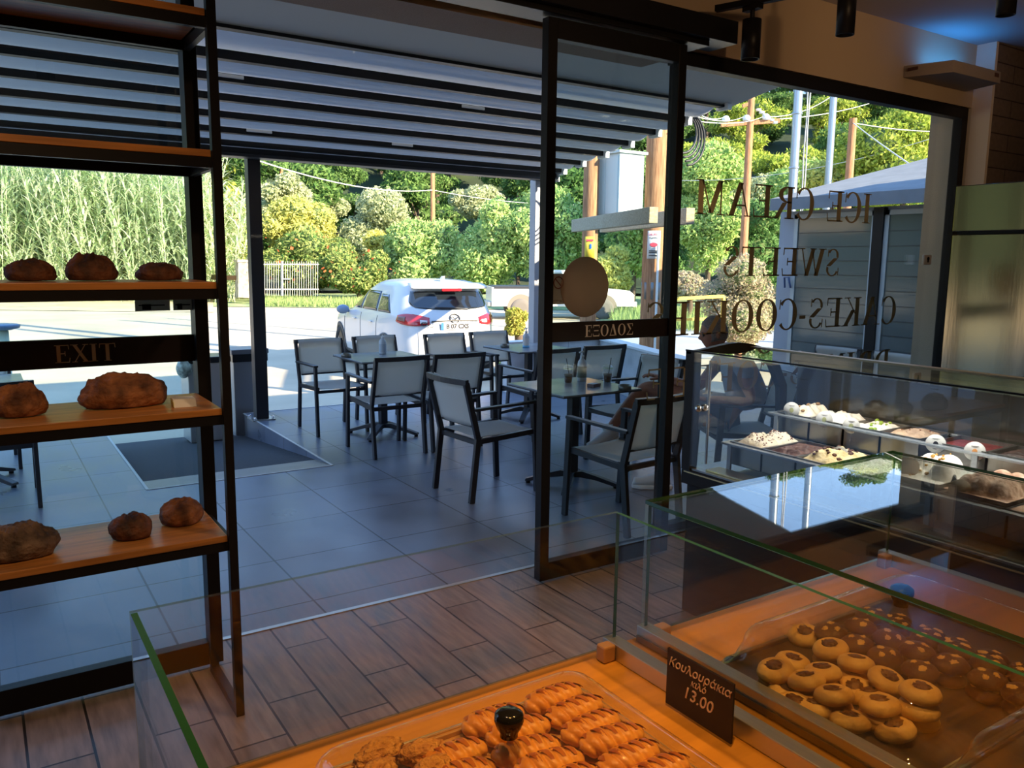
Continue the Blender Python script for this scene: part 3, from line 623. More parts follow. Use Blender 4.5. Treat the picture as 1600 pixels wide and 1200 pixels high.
# flat biscuits
bp_ = thing('flat_biscuit', 'x', 'biscuit'); mb = MB(); mb.lathe([(0, 0), (.026, 0), (.0295, .003), (.028, .008), (.018, .0095), (0, .0085)], 28); mb.build('biscuit', cook, bp_)
mb = MB(); mb.ball((0, 0, .0085), .019, .017, .002, 20, 6, fn=lambda p, q: q*(1+.2*noise.noise(p*3))); mb.build('topping', mat('caramel_topping', (.45, .17, .04), .4), bp_)
ub = False
for r_ in range(4):
    for c_ in range(4):
        x = 1.0+r_*.064+(.01 if c_ % 2 else 0); y = .355-c_*.062
        put(bp_, ub, (x, y, CZ+.0054), (0, 0, rnd.uniform(0, 6)), 'flat round biscuit with caramel topping, %s row from the left, %s from the far end' % (ordw[r_], ordw[c_]), 'flat biscuits on the near tray'); ub = True
# ================================================================ GELATO FREEZER
fz = thing('gelato_freezer', 'long black gelato display freezer with glass front and top', 'freezer', (0, 0, 0))
FX0, FX1, FY0, FY1 = 2.60, 3.36, -.6, 2.57
mb = MB(); mb.box(FX0+.02, FX1, FY0, FY1-.02, 0, .60); mb.box(FX0, FX1+.04, FY0, FY1, .60, .665); mb.build('cabinet', black, fz, bevel=.004)
gold_t = mat('gold_trim', (.55, .42, .2), .3, .9)
mb = MB(); mb.box(FX0-.004, FX0, FY0, FY1-.02, .655, .660); mb.box(FX0-.004, FX0, FY0, FY1-.2, .03, .04); mb.build('trim_strip', gold_t, fz)
mb = MB(); mb.box(FX0, FX0+.006, FY0, FY1-.05, .69, 1.195); mb.build('front_glass', cglass, fz)
mb = MB(); mb.box(FX0+.007, FX0+.38, FY0, FY1, 1.19, 1.196); mb.build('top_glass', cglass, fz)
mb = MB(); mb.box(FX0-.003, FX0+.004, FY0, FY1, 1.197, 1.203); mb.build('glass_edge', black, fz)
# end panel with the arched top edge
pr_ = [(FX0, .665), (FX0+.045, .665), (FX0+.045, 1.185), (FX0, 1.20)]
mb = MB(); mb.prism(pr_, 'y', FY1-.05, FY1); mb.prism([(FX0, 1.185)]+[(FX0+.46*t/14, 1.195+.026*sin(pi*(t/14)**1.5)) for t in range(15)]+[(FX0+.58, 1.13), (FX0+.66, 1.0), (FX0+.68, .665), (FX0+.64, .665), (FX0+.61, .99), (FX0+.54, 1.10), (FX0+.44, 1.165)], 'y', FY1-.03, FY1)
mb.build('end_frame', black, fz)
mb = MB(); mb.box(FX0+.046, FX1-.14, FY1-.022, FY1-.016, .67, 1.18); mb.build('end_glass', cglass, fz)
mb = MB(); mb.tube([(FX0+.05, FY1-.10, .70), (FX0+.05, FY1-.10, 1.16)], .006, 8); mb.build('glass_stay', steel, fz)
mb = MB(); mb.ball((FX0-.012, FY1-.10, .955), .016, .016, .016); mb.ball((FX0+.03, FY1-.10, .955), .016, .016, .016); mb.build('glass_clamp', chrome, fz)
mb = MB(); mb.box(FX0+.38, FX0+.42, FY0, FY1-.03, 1.165, 1.20); mb.box(FX0+.42, FX0+.62, FY0, FY1-.03, 1.15, 1.165); mb.build('top_rail', mat('bronze_rail', (.30, .24, .15), .35, .7), fz)
mb = MB(); mb.box(FX0+.385, FX0+.40, FY0, FY1-.3, 1.150, 1.164); mb.build('rail_strip', gold_t, fz)  # plain gold strip under the rail, gives no light
mb = MB(); mb.box(FX1-.04, FX1-.02, FY0, FY1-.04, .67, 1.15)
for z in (.98, 1.03, 1.08): mb.box(FX1-.045, FX1-.04, FY0, FY1-.04, z, z+.008)
mb.build('back_panel', mat('dark_bronze_glass', (.035, .032, .024), .12, spec=.8), fz)
mb = MB(); mb.box(FX0+.01, FX1-.05, FY0, FY1-.03, .667, .675); mb.build('well_floor', mat('well_steel', (.22, .22, .21), .3, .8), fz)
gr = MB()
for k in range(9): gr.box(FX0+.03+k*.010, FX0+.035+k*.010, FY0, FY1-.12, .676, .684)
gr.build('air_grille', gold_t, fz)
al2 = bpy.data.lights.new('freezer_fill', 'AREA'); al2.shape = 'RECTANGLE'; al2.size = .03; al2.size_y = 2.9; al2.energy = 6.5; al2.color = (1, .95, .88)  # added fill light to brighten the gelato and discs
ao2 = bpy.data.objects.new('freezer_fill', al2); COL.objects.link(ao2); ao2.location = (2.99, .95, 1.145)
rackm = mat('clear_rack', (.30, .33, .36), .2, .3)
def rackrow(x0, x1, y0, y1, z):
    r = thing('pan_rack', 'clear edged rack holding gelato pans, %s row' % ('front' if z < .85 else 'raised rear'), 'rack', (0, 0, 0), 0, 'gelato pan racks')
    mb = MB(); mb.box(x0-.03, x0, y0, y1, z-.012, z-.002); mb.box(x1, x1+.02, y0, y1, z-.012, z-.002); mb.box(x0-.03, x1+.02, y1, y1+.02, z-.012, z-.002); mb.build('ledge', rackm, r, bevel=.002)
    for y in [y1-.02-k*.9 for k in range(4) if y1-.02-k*.9 > y0]:
        mb = MB(); mb.box(x0-.03, x0-.02, y-.02, y, .676, z-.012); mb.box(x1+.008, x1+.018, y-.02, y, .676, z-.012); mb.build('upright', rackm, r)
rackrow(2.745, 3.045, -.5, 2.43, .80); rackrow(3.085, 3.315, -.5, 2.45, .88) if False else rackrow(2.995+.075, 3.30, -.5, 2.45, .90)
pansteel = mat('pan_steel', (.20, .19, .17), .3, .8)
GEL = {}
def gel(k, c, c2, b=.5): 
    if k not in GEL: GEL[k] = mat('gelato_'+k, c, .55, col2=c2, vscale=28, bump=b, bscale=70)
    return GEL[k]
white_g = gel('cream', (.78, .70, .52), (.88, .84, .72)); spr = mat('sprinkles', (.22, .07, .03), .6)
choc = gel('chocolate', (.075, .025, .012), (.14, .05, .025)); yel = gel('custard', (.72, .56, .26), (.85, .74, .42))
lem = gel('white', (.80, .79, .72), (.92, .91, .87)); beige = gel('hazelnut', (.40, .27, .18), (.55, .40, .28))
red = gel('cherry', (.10, .012, .015), (.17, .03, .03)); dkc = gel('black_chocolate', (.02, .012, .010), (.05, .025, .02))
ora = gel('orange', (.85, .28, .02), (.95, .42, .05)); nutb = gel('nutty', (.36, .18, .10), (.66, .45, .33), .9); pink = gel('blush', (.66, .50, .42), (.78, .64, .56))
grn = mat('lime_pieces', (.28, .42, .05), .5); car = mat('caramel_sauce', (.62, .33, .04), .25)
def pan(x0, x1, y0, y1, z, m, h, kind, lb, seed, top=None, mounds=0):
    p = thing('gelato_pan', lb, 'gelato pan', (0, 0, 0), 0, 'gelato pans in the freezer')
    g_ = .004; dz = .10
    mb = MB()
    for a in ((x0, x1, y0, y0+.003), (x0, x1, y1-.003, y1), (x0, x0+.003, y0, y1), (x1-.003, x1, y0, y1)): mb.box(*a, z-dz, z)
    mb.box(x0, x1, y0, y1, z-dz, z-dz+.003)
    for a in ((x0-.006, x1+.006, y0-.002, y0+.004), (x0-.006, x1+.006, y1-.004, y1+.002), (x0-.006, x0+.004, y0, y1), (x1-.004, x1+.006, y0, y1)): mb.box(*a, z, z+.003)
    mb.build('pan', pansteel, p)
    ox = Vector((seed*7.3, seed*1.7, 0))
    rs = random.Random(seed); MN = [(rs.uniform(.15, .85), rs.uniform(.2, .8), rs.uniform(.13, .20)) for _ in range(mounds)]
    def hh(u, v):
        e = min(1, sin(pi*u)*1.6)**.7*min(1, sin(pi*v)*1.35)**.7
        n = noise.noise(Vector((u*3, v*2.2, 0))+ox)*.5+noise.noise(Vector((u*9, v*5, 0))+ox)*.22
        r = h*e*(.70+.95*n)+.004*e*noise.noise(Vector((u*26, v*16, 0))+ox)
        if kind == 'ridge': r += e*.007*sin(u*26+4*v+3*n)
        for a, b_, s in MN: r = max(r, h*.5+s*.36*max(0, 1-(((u-a)*.29)**2+((v-b_)*(y1-y0))**2)/(s*.27)**2)**.5*(1+.25*n))
        return r
    mb = MB(); mb.open = 1
    X0, X1, Y0, Y1 = x0+.004, x1-.004, y0+.004, y1-.004
    mb.grid(lambda u, v: (X0+(X1-X0)*u, Y0+(Y1-Y0)*v, z-.012+hh(u, v)), 48, 30); mb.build('gelato', m, p)
    if top:
        tm, cnt_, sz, yr = top; mb = MB()
        for _ in range(cnt_):
            u, v = rs.uniform(.12, .88), rs.uniform(*yr); q = (X0+(X1-X0)*u, Y0+(Y1-Y0)*v, z-.012+hh(u, v)+sz*.2); s = sz*rs.uniform(.5, 1.2)
            mb.ball(q, s, s*rs.uniform(.5, 1), s*.6, 7, 5)
        mb.build('topping', tm, p)
    return p
front = [(white_g, .06, '', 'cream gelato with brown sprinkles, first pan of the front row', (spr, 130, .004, (.1, .9)), 0), (choc, .022, 'ridge', 'smooth chocolate gelato, second pan of the front row', None, 0),
 (yel, .05, '', 'pale yellow gelato with chocolate chunks, third pan of the front row', (choc, 26, .011, (.2, .8)), 0), (lem, .035, '', 'flat white gelato, fourth pan of the front row', None, 0),
 None, (lem, .075, '', 'tall white gelato scoops with caramel sauce, front row', (car, 22, .010, (.3, .7)), 7), (nutb, .06, '', 'tall heap of brown nut gelato scoops, front row', None, 10), (nutb, .03, '', 'lower brown nut gelato behind the tall heap, front row', None, 5), (beige, .03, '', 'beige gelato at the near end of the front row', None, 0), (choc, .03, '', 'dark gelato pan at the near end of the front row', None, 0)]
yc = 2.425
for i, f in enumerate(front):
    if f is None: yc -= .03; continue
    w = .172 if i < 5 else .225
    pan(2.750, 3.040, yc-w, yc-.006, .80, f[0], f[1], f[2], f[3], i+1, f[4], f[5]); yc -= w
rear = [(white_g, .055, 'ridge', 'white gelato with walnut pieces, first pan of the rear row', (mat('walnut', (.35, .2, .07), .6), 18, .010, (.3, .8)), 0), (lem, .05, '', 'soft white gelato peak, second pan of the rear row', None, 0),
 (lem, .025, '', 'white gelato with green pieces, third pan of the rear row', (grn, 12, .012, (.2, .8)), 0), (beige, .03, '', 'beige gelato, fourth pan of the rear row', (spr, 14, .004, (.1, .9)), 0), None,
 (red, .012, '', 'dark red gelato low in its pan, rear row', None, 0), (dkc, .015, 'ridge', 'nearly black chocolate gelato, rear row', None, 0), (ora, .04, '', 'bright orange gelato, rear row', None, 0), (pink, .04, '', 'blush pink gelato, rear row at the frame edge', None, 0), (beige, .03, '', 'light brown gelato at the near end of the rear row', None, 0)]
yc = 2.44; RY = {}
for i, f in enumerate(rear):
    if f is None: yc -= .04; continue
    w = .172 if i < 5 else .215
    pan(3.075, 3.29, yc-w, yc-.006, .90, f[0], f[1], f[2], f[3], i+21, f[4], f[5]); RY[i] = yc-w/2; yc -= w
def disc(px, py, X, r, lb, kind, m=None):
    p = atX(px, py, X); d = thing('flavour_disc', lb, 'label', p, radians(-60) if kind != 'back' else radians(-62), 'round flavour discs in the freezer')
    mb = MB(); mb.lathe([(0, 0), (r, 0), (r, .002), (0, .002)], 32, M=Matrix.Rotation(pi/2, 4, 'X')); mb.build('disc', m or mat('disc_paper', (.56, .56, .55), .7), d)
    mb = MB(); mb.tube([(0, -.001, -r), (0, -.001, -r-.055)], .0015, 6); mb.build('stick', acryl, d)
    if kind != 'back':
        mb = MB(); mb.ball((0, -.003, -.002), .0095, .001, .012, 16, 8); mb.build('fruit_picture', {'g': mat('pic_olive', (.35, .36, .16), .6), 'k': black, 'o': mat('pic_orange', (.6, .25, .07), .6)}[kind], d)
        mb = MB()
        for zz, ww in ((.019, .013), (.0155, .008), (-.019, .010), (-.0225, .006)): mb.box(-ww, ww, -.0028, -.002, zz-.0006, zz+.0006)
        mb.build('print_lines', anthr, d)
tanm = mat('disc_back', (.50, .40, .29), .7)
for a in ((1237, 640, 3.07, .035, 'first white flavour disc with a pale picture in the rear row', 'g'), (1288, 655, 3.07, .035, 'second white flavour disc in the rear row', 'g'), (1330, 665, 3.07, .034, 'third white flavour disc before the green dotted gelato', 'g'),
          (1462, 693, 3.06, .036, 'white flavour disc with a black fruit picture', 'k'), (1523, 705, 3.06, .036, 'white flavour disc with an orange picture', 'o'), (1312, 710, 2.90, .033, 'tan flavour disc with olive picture over the yellow gelato', 'g'),
          (1420, 729, 2.80, .036, 'plain tan disc by the scoops with caramel', 'back', tanm), (1500, 765, 2.76, .036, 'plain cream disc in front of the brown nut heap', 'back', tanm)): disc(*a)
# ================================================================ STEEL FRIDGE, LIGHTS
fr = thing('steel_fridge', 'tall brushed stainless steel cabinet at the right edge behind the freezer', 'fridge', (0, 0, 0))
mb = MB(); mb.box(4.46, 5.2, .9, 2.46, .08, 1.745); mb.build('door', brushed, fr, bevel=.004)
mb = MB(); mb.box(4.42, 5.2, .9, 2.44, 1.76, 2.0); mb.build('upper_panel', brushed, fr, bevel=.004)
mb = MB(); mb.box(4.50, 5.2, .92, 2.44, 0, .08); mb.build('plinth', black, fr); mb = MB(); mb.box(4.47, 5.19, .92, 2.44, 1.745, 1.76); mb.build('gap_strip', black, fr)
def spotm(lb, px, py, z, r, L, top=3.09):
    p = atZ(px, py, z); s = thing('track_spotlight', lb, 'spotlight', (p.x, p.y, z), 0, 'black cylinder ceiling spotlights')
    mb = MB(); mb.lathe([(0, .02), (r*.86, .012), (r*.9, 0), (r, 0), (r, L), (0, L)], 32); mb.build('lamp_body', black, s)
    mb = MB(); mb.lathe([(0, .0225), (r*.55, .021)], 24); mb.build('lamp_lens', mat('amber_lens', (.9, .45, .15), .3, emit=.8), s)
    mb = MB(); mb.tube([(0, 0, L), (0, 0, top-z)], .012, 10); mb.build('stem', black, s)
    mb = MB(); mb.box(-.02, .02, -.05, .05, top-.005-z, top+.02-z); mb.build('track_adapter', black, s)
    return p
p1 = spotm('black cylinder spotlight nearest the door header, hanging from a track', 1172, 93, 2.60, .047, .19, 2.84)
p2 = spotm('black cylinder spotlight in the middle with a warm glowing lens', 1320, 55, 2.64, .042, .24)
p3 = spotm('black cylinder spotlight at the right with a pale rim', 1571, 24, 2.62, .038, .22)
tk = thing('ceiling_track', 'black lighting track fixed to the ceiling above the spotlights', 'track', (0, 0, 0))
ta = atZ(1119, 14, 2.875); tb2 = atZ(1230, -12, 2.875); ta.y = ta.y; dv = (Vector((p1.x, p1.y, 0))-Vector((ta.x, ta.y, 0))); te = Vector((p1.x, p1.y, 2.875))+dv*1.6; te.z = 2.875
mb = MB(); mb.beam(ta, te, .035, .03); mb.build('rail', black, tk)
mb = MB(); mb.tube([(te.x, te.y, 2.88), (te.x, te.y, 3.12)], .008, 8); mb.build('hanger', black, tk)
mb = MB(); mb.beam((p3.x-.5, p3.y, 3.108), (p3.x+.6, p3.y, 3.108), .035, .03); mb.build('rail', black, tk)
mb = MB(); mb.beam((p2.x-.5, p2.y, 3.108), (p2.x+.6, p2.y, 3.108), .035, .03); mb.build('rail', black, tk)
def lampspot(x, y, z, e, col, ang=75, r=.05, blend=.6, tgt=None):
    l = bpy.data.lights.new('spot', 'SPOT'); l.energy = e; l.color = col; l.spot_size = radians(ang); l.spot_blend = blend; l.shadow_soft_size = r
    o = bpy.data.objects.new('spot', l); COL.objects.link(o); o.location = (x, y, z)
    if tgt: o.rotation_euler = (Vector(tgt)-Vector((x, y, z))).to_track_quat('-Z', 'Y').to_euler()
    return o
WARM = (1, .50, .14)
for k, (x, y, e, tg_) in enumerate(((.45, .45, 30, (.47, .72, .95)), (1.15, .5, 30, (1.12, .6, .95)))):  # spotlights added out of view to light the pastry in warm orange
    lampspot(x, y, 2.62, e, WARM, 62, .03, .7, tg_)
    s = thing('track_spotlight', 'added unseen black spotlight above the pastry counter, %s' % ['over the rolls', 'over the cookies'][k], 'spotlight', (x, y, 2.64), 0, 'added spotlights above the counter')
    mb = MB(); mb.lathe([(.046, 0), (.05, 0), (.05, .18), (0, .18)], 24); mb.build('lamp_body', black, s)
    mb = MB(); mb.tube([(0, 0, .18), (0, 0, .48)], .012, 8); mb.build('stem', black, s)
for q in (p1, p2, p3): lampspot(q.x, q.y, q.z-.01, 7, (1, .62, .3), 80, .03)
# added warm fill spots without fixtures, brightening shelf, floor, wall and freezer
for x, y, e, t in ((-.2, 1.3, 17, (.1, 2.9, 1.15)), (1.6, 1.6, 22, (1.4, 2.8, 0)), (.2, .9, 14, (.1, 2.2, 0)), (3.2, .8, 26, (2.95, 1.6, .85)), (4.6, 1.2, 11, (5.2, 3.3, 2.9)), (2.6, .9, 12, (3.4, 3.3, 2.95))): lampspot(x, y, 2.7, e, (1, .62, .33), 85, .05, .8, t)
il = thing('insect_lamp', 'grey boxed insect light trap glowing blue above the window corner', 'lamp', (0, 0, 0))
bx = [(5.19, 3.295), (6.03, 3.295), (5.93, 3.04), (5.29, 3.04)]
mb = MB(); mb.prism([(5.22, 3.298), (5.98, 3.298), (5.90, 3.02), (5.32, 3.02)], 'z', 2.80, 2.875); 
o = mb.build('casing', mat('lamp_casing', (.34, .27, .21), .7, bump=.1), il, bevel=.003)
mb = MB(); mb.tube([(5.4, 3.2, 2.885), (5.85, 3.2, 2.885)], .009, 8); mb.build('tube_lamp', mat('blue_tube', (.06, .35, 1), .5, emit=6), il)
mb = MB(); mb.box(5.218, 5.2215, 3.20, 3.27, 2.835, 2.855); mb.box(5.82, 5.87, 3.0165, 3.0195, 2.835, 2.860); mb.build('rating_plate', mat('plate_red', (.10, .04, .03), .6), il)
al = bpy.data.lights.new('insect_tube', 'AREA'); al.shape = 'RECTANGLE'; al.size = .5; al.size_y = .06; al.energy = .45; al.color = (.02, .30, 1)
ao = bpy.data.objects.new('insect_tube', al); COL.objects.link(ao); ao.location = (5.65, 3.2, 2.90); ao.rotation_euler = (pi, 0, 0)
# ================================================================ CHAIRS AND TABLES
def mesh_mat():
    m, t, N, L = newmat('chair_mesh'); N.remove(N['Principled BSDF'])
    d = N.new('ShaderNodeBsdfDiffuse'); d.inputs[0].default_value = (.78, .77, .72, 1); tl = N.new('ShaderNodeBsdfTranslucent'); tl.inputs[0].default_value = (.80, .79, .72, 1)
    tr_ = N.new('ShaderNodeBsdfTransparent'); a = N.new('ShaderNodeMixShader'); a.inputs[0].default_value = .42; b = N.new('ShaderNodeMixShader'); b.inputs[0].default_value = .13
    L.new(d.outputs[0], a.inputs[1]); L.new(tl.outputs[0], a.inputs[2]); L.new(a.outputs[0], b.inputs[1]); L.new(tr_.outputs[0], b.inputs[2]); L.new(b.outputs[0], N['Material Output'].inputs[0]); return m
cmesh = mesh_mat()
def make_chair():
    t = thing('terrace_armchair', 'x', 'chair', (0, 0, 0), 0, 'terrace armchairs')
    W_, D_ = .225, .25
    for s in (-1, 1):
        mb = MB(); x = s*W_
        mb.beam((x, -D_-.03, 0), (x, -D_+.02, .43), .026, .042, up=(0, 1, 0)); mb.beam((x, -D_+.02, .42), (x, -D_-.075, .80), .026, .040, up=(0, 1, 0)); mb.build('rear_leg', chairm, t, bevel=.003)
        mb = MB(); mb.beam((x+s*.012, D_+.01, 0), (x+s*.012, D_-.02, .625), .026, .040, up=(0, 1, 0)); mb.build('front_leg', chairm, t, bevel=.003)
        mb = MB(); mb.beam((x+s*.012, D_+.0, .632), (x+s*.006, -D_-.02, .622), .042, .018); mb.build('armrest', chairm, t, bevel=.003)
        mb = MB(); mb.beam((x-s*.004, D_+.0, .425), (x-s*.004, -D_+.02, .405), .022, .034); mb.build('seat_rail', chairm, t)
    mb = MB(); mb.beam((-W_, D_-.01, .40), (W_, D_-.01, .40), .03, .024); mb.build('cross_rail', chairm, t); mb = MB(); mb.beam((-W_, -D_+.03, .395), (W_, -D_+.03, .395), .024, .030); mb.build('cross_rail', chairm, t)
    mb = MB(); P = [(-W_-.012+(2*W_+.024)*k/10, -D_-.075-.035*sin(pi*k/10), .805) for k in range(11)]
    for a, b in zip(P[:-1], P[1:]): mb.beam(a, b, .030, .036)
    mb.build('top_rail', chairm, t)
    mb = MB(); mb.open = 1; mb.grid(lambda u, v: (-W_+.016+(2*W_-.032)*u, -D_-.070+.082*(1-v)-.034*sin(pi*u)*(.35+.65*v)+(.024 if v > .88 else 0), .50+.322*v), 12, 9); mb.build('backrest_mesh', cmesh, t, solid=.002)
    mb = MB(); mb.open = 1; mb.grid(lambda u, v: (-W_+.012+(2*W_-.024)*u, -D_+.035+(2*D_-.02)*v, .432-.020*sin(pi*u)*sin(pi*v)**.5-.012*v**4+(.02*max(0, v-.5)*abs(2*u-1))), 12, 12); mb.build('seat_mesh', cmesh, t, solid=.002)
    mb = MB(); mb.beam((-W_+.02, -D_+.012, .502), (W_-.02, -D_+.012, .502), .014, .014); mb.build('lower_back_rail', chairm, t)
    return t
proto = make_chair(); used = [0]
def chair(x, y, deg, lb):
    if not used[0]: used[0] = 1; proto.location = (x, y, .0005); proto.rotation_euler = (0, 0, radians(deg)); proto['label'] = lb; return
    dup(proto, (x, y, .0005), radians(deg), lb)
chair(2.715, 7.20, 180, 'armchair facing the shop on the far side of the left table, nearest the black post')
chair(3.33, 7.26, 183, 'armchair on the far side of the left table, before the front wheel of the car')
chair(2.795, 6.18, 0, 'armchair with dark frame on the near side of the left table, left of two')
chair(3.315, 6.16, -1, 'armchair with dark frame on the near side of the left table, right of two')
chair(2.89, 4.72, -86, 'armchair at the left end of the middle table with its back to the ramp')
chair(3.26, 3.72, 4, 'nearest armchair seen through the right glass door, its back to the shop')
chair(4.30, 4.82, 92, 'empty armchair facing left behind the hand of the seated man')
chair(4.06, 7.17, 180, 'pale lit armchair in front of the car number plate, left of two')
chair(4.62, 7.2, 180, 'pale lit armchair beside the sanitiser bottle on the far table, right of two')
chair(4.24, 6.06, 2, 'armchair with dark frame behind the left door stile, near side of the far table')
chair(4.82, 6.10, -2, 'armchair with dark frame beside the low parapet, near side of the far table')
chair(4.46, 3.84, 62, 'armchair under the seated man, mostly hidden by the freezer')
chair(6.33, 4.63, 92, 'white backed armchair by the shed seen over the freezer, left of two')
chair(6.33, 4.06, 88, 'white backed armchair by the shed seen over the freezer, right of two')
chair(.02, 6.10, 0, 'armchair at the far left edge seen through the left door, its back to the shop')
chair(-.05, 7.25, 180, 'armchair at the far left edge standing beyond the nearer one')
slate = mat('table_top_slate', (.26, .29, .32), .22, var=.08, vscale=6, spec=.6)
def make_table():
    t = thing('terrace_table', 'x', 'table', (0, 0, 0), 0, 'square terrace tables')
    mb = MB(); mb.box(-.335, .335, -.335, .335, .728, .740); mb.build('table_top', slate, t, bevel=.002)
    mb = MB(); mb.box(-.336, .336, -.336, .336, .722, .7275); mb.box(-.12, .12, -.12, .12, .70, .722); mb.build('top_plate', anthr, t)
    mb = MB(); mb.box(-.032, .032, -.032, .032, .07, .70); mb.build('column', chairm, t, bevel=.003)
    for k in range(4):
        A = Matrix.Rotation(pi/2*k+radians(45), 4, 'Z'); mb = MB()
        P = [(-.0, .105), (.08, .115), (.18, .085), (.33, .035), (.335, .018), (.30, .018), (.17, .055), (.06, .07), (0, .068)]
        mb.prism(P, 'y', -.026, .026, M=A); mb.build('foot', chairm, t, bevel=.003)
        mb = MB(); mb.lathe([(0, .0005), (.017, .0005), (.017, .018), (0, .018)], 12, M=A @ Matrix.Translation((.315, 0, 0))); mb.build('foot_pad', black, t)
    return t
tb = make_table(); tb.location = (3.02, 6.74, 0); tb.scale = (1, 1, .973); tb['label'] = 'square slate topped table on the left with four chairs, before the white car'
TB = {'A': (3.02, 6.74)}
for k, x, y, lb in (('B', 3.46, 4.49, 'square slate topped table behind the right door carrying two iced coffees'), ('C', 4.63, 6.76, 'square slate topped table farthest from the shop with a blue based sanitiser'), ('D', 5.70, 4.40, 'square table by the side window mostly hidden by the freezer'), ('E', -.10, 6.66, 'square table between the two chairs at the far left edge')):
    dup(tb, (x, y, 0), 0, lb); TB[k] = (x, y)
ashm = mat('ashtray_glass', (.16, .16, .13), .15, .2, spec=.8)
def ashtray(px, py, lb, s=1):
    p = atZ(px, py, .7205); mb = MB()
    mb.lathe([(0, .004), (.034, .004), (.038, .03), (.042, .034), (.045, .034), (.045, .0005), (0, .0005)], 24)
    o = mb.build('ashtray', ashm); o.location = (p.x, p.y, .7205); tag(o, lb, 'ashtray', 'ashtrays on the tables')
ashtray(541, 558, 'round dark ashtray on the left table'); ashtray(789, 543, 'small round ashtray on the far table'); ashtray(976, 609, 'squat glass ashtray at the near right corner of the coffee table')
def bottle(px, py, lb, m, hgt=.17, lab=None, z=.7205, base=None):
    p = atZ(px, py, z); b = thing('sanitiser_bottle', lb, 'bottle', (p.x, p.y, z+.0005), 0, 'pump sanitiser bottles'); r = .034
    mb = MB(); mb.lathe([(0, 0), (r*.95, 0), (r, .006), (r, hgt*.66), (r*.85, hgt*.78), (.012, hgt*.88), (.012, hgt*.92), (0, hgt*.92)], 24); mb.build('body', m, b)
    mb = MB(); mb.lathe([(0, hgt*.92), (.014, hgt*.92), (.014, hgt), (.004, hgt*1.01), (.004, hgt*1.13), (.012, hgt*1.13), (.012, hgt*1.18), (0, hgt*1.19)], 14); mb.beam((0, 0, hgt*1.16), (-.035, -.01, hgt*1.13), .010, .009); mb.build('pump', white, b)
    mb = MB(); mb.lathe([(r*1.012, hgt*.14), (r*1.012, hgt*.58)], 24); mb.build('label_wrap', lab or paper, b)
    if base: mb = MB(); mb.lathe([(0, -.0003), (r*1.015, -.0003), (r*1.015, hgt*.13), (0, hgt*.13)], 24); mb.build('base_tint', base, b)
bw = mat('bottle_white', (.72, .76, .78), .35); 
bottle(598, 553, 'translucent white bottle on the left table', mat('bottle_translucent', (.55, .62, .66), .3), .16, mat('label_grey', (.42, .5, .56), .5))
bottle(822, 543, 'sanitiser bottle with blue base on the far table', mat('bottle_pale', (.62, .68, .72), .3), .165, paper, base=mat('blue_gel', (.15, .5, .8), .3))
bottle(909, 595, 'white pump sanitiser bottle between the two iced coffees', bw, .185, mat('label_dark', (.16, .2, .16), .5))
bottle(1247, 589, 'white pump dispenser on the table by the shed, seen over the freezer', white, .17, paper)
def cup(px, py, lb, sdx):
    p = atZ(px, py, .7205); c = thing('iced_coffee_cup', lb, 'cup', (p.x, p.y, .7212), 0, 'iced coffees on the table')
    mb = MB(); mb.open = 1; mb.lathe([(0, 0), (.027, 0), (.038, .098), (.040, .100)], 28); mb.build('cup', acryl, c)
    mb = MB(); mb.lathe([(0, .002), (.0255, .002), (.0305, .048), (0, .048)], 28); mb.build('coffee', mat('coffee', (.16, .065, .02), .2), c)
    mb = MB(); mb.lathe([(0, .048), (.0305, .048), (.0325, .062), (0, .064)], 28); mb.build('foam', mat('coffee_foam', (.35, .27, .18), .6), c)
    mb = MB(); mb.open = 1; mb.lathe([(.041, .100), (.041, .104), (.036, .112), (.024, .124), (0, .126)], 28); mb.build('lid', acryl, c)
    mb = MB(); mb.tube([(.008, 0, .05), (sdx, 0, .175)], .0028, 8); mb.build('straw', black, c)
cup(888, 598, 'plastic cup of iced coffee with straw, left of the sanitiser', -.022); cup(949, 597, 'plastic cup of iced coffee with straw, right of the sanitiser', .03)
p = atZ(928, 604, .7205); q = thing('cigarette_packet', 'small white and brown cigarette packet lying on the coffee table', 'packet', (p.x, p.y, .7208), .3)
mb = MB(); mb.box(-.045, .045, -.028, .028, 0, .022); mb.build('packet', mat('packet_brown', (.22, .12, .10), .5), q, bevel=.001)
mb = MB(); mb.box(-.044, .02, -.027, .027, .0222, .0232); mb.build('packet_top', paper, q)
p = atZ(935, 603, .7205)
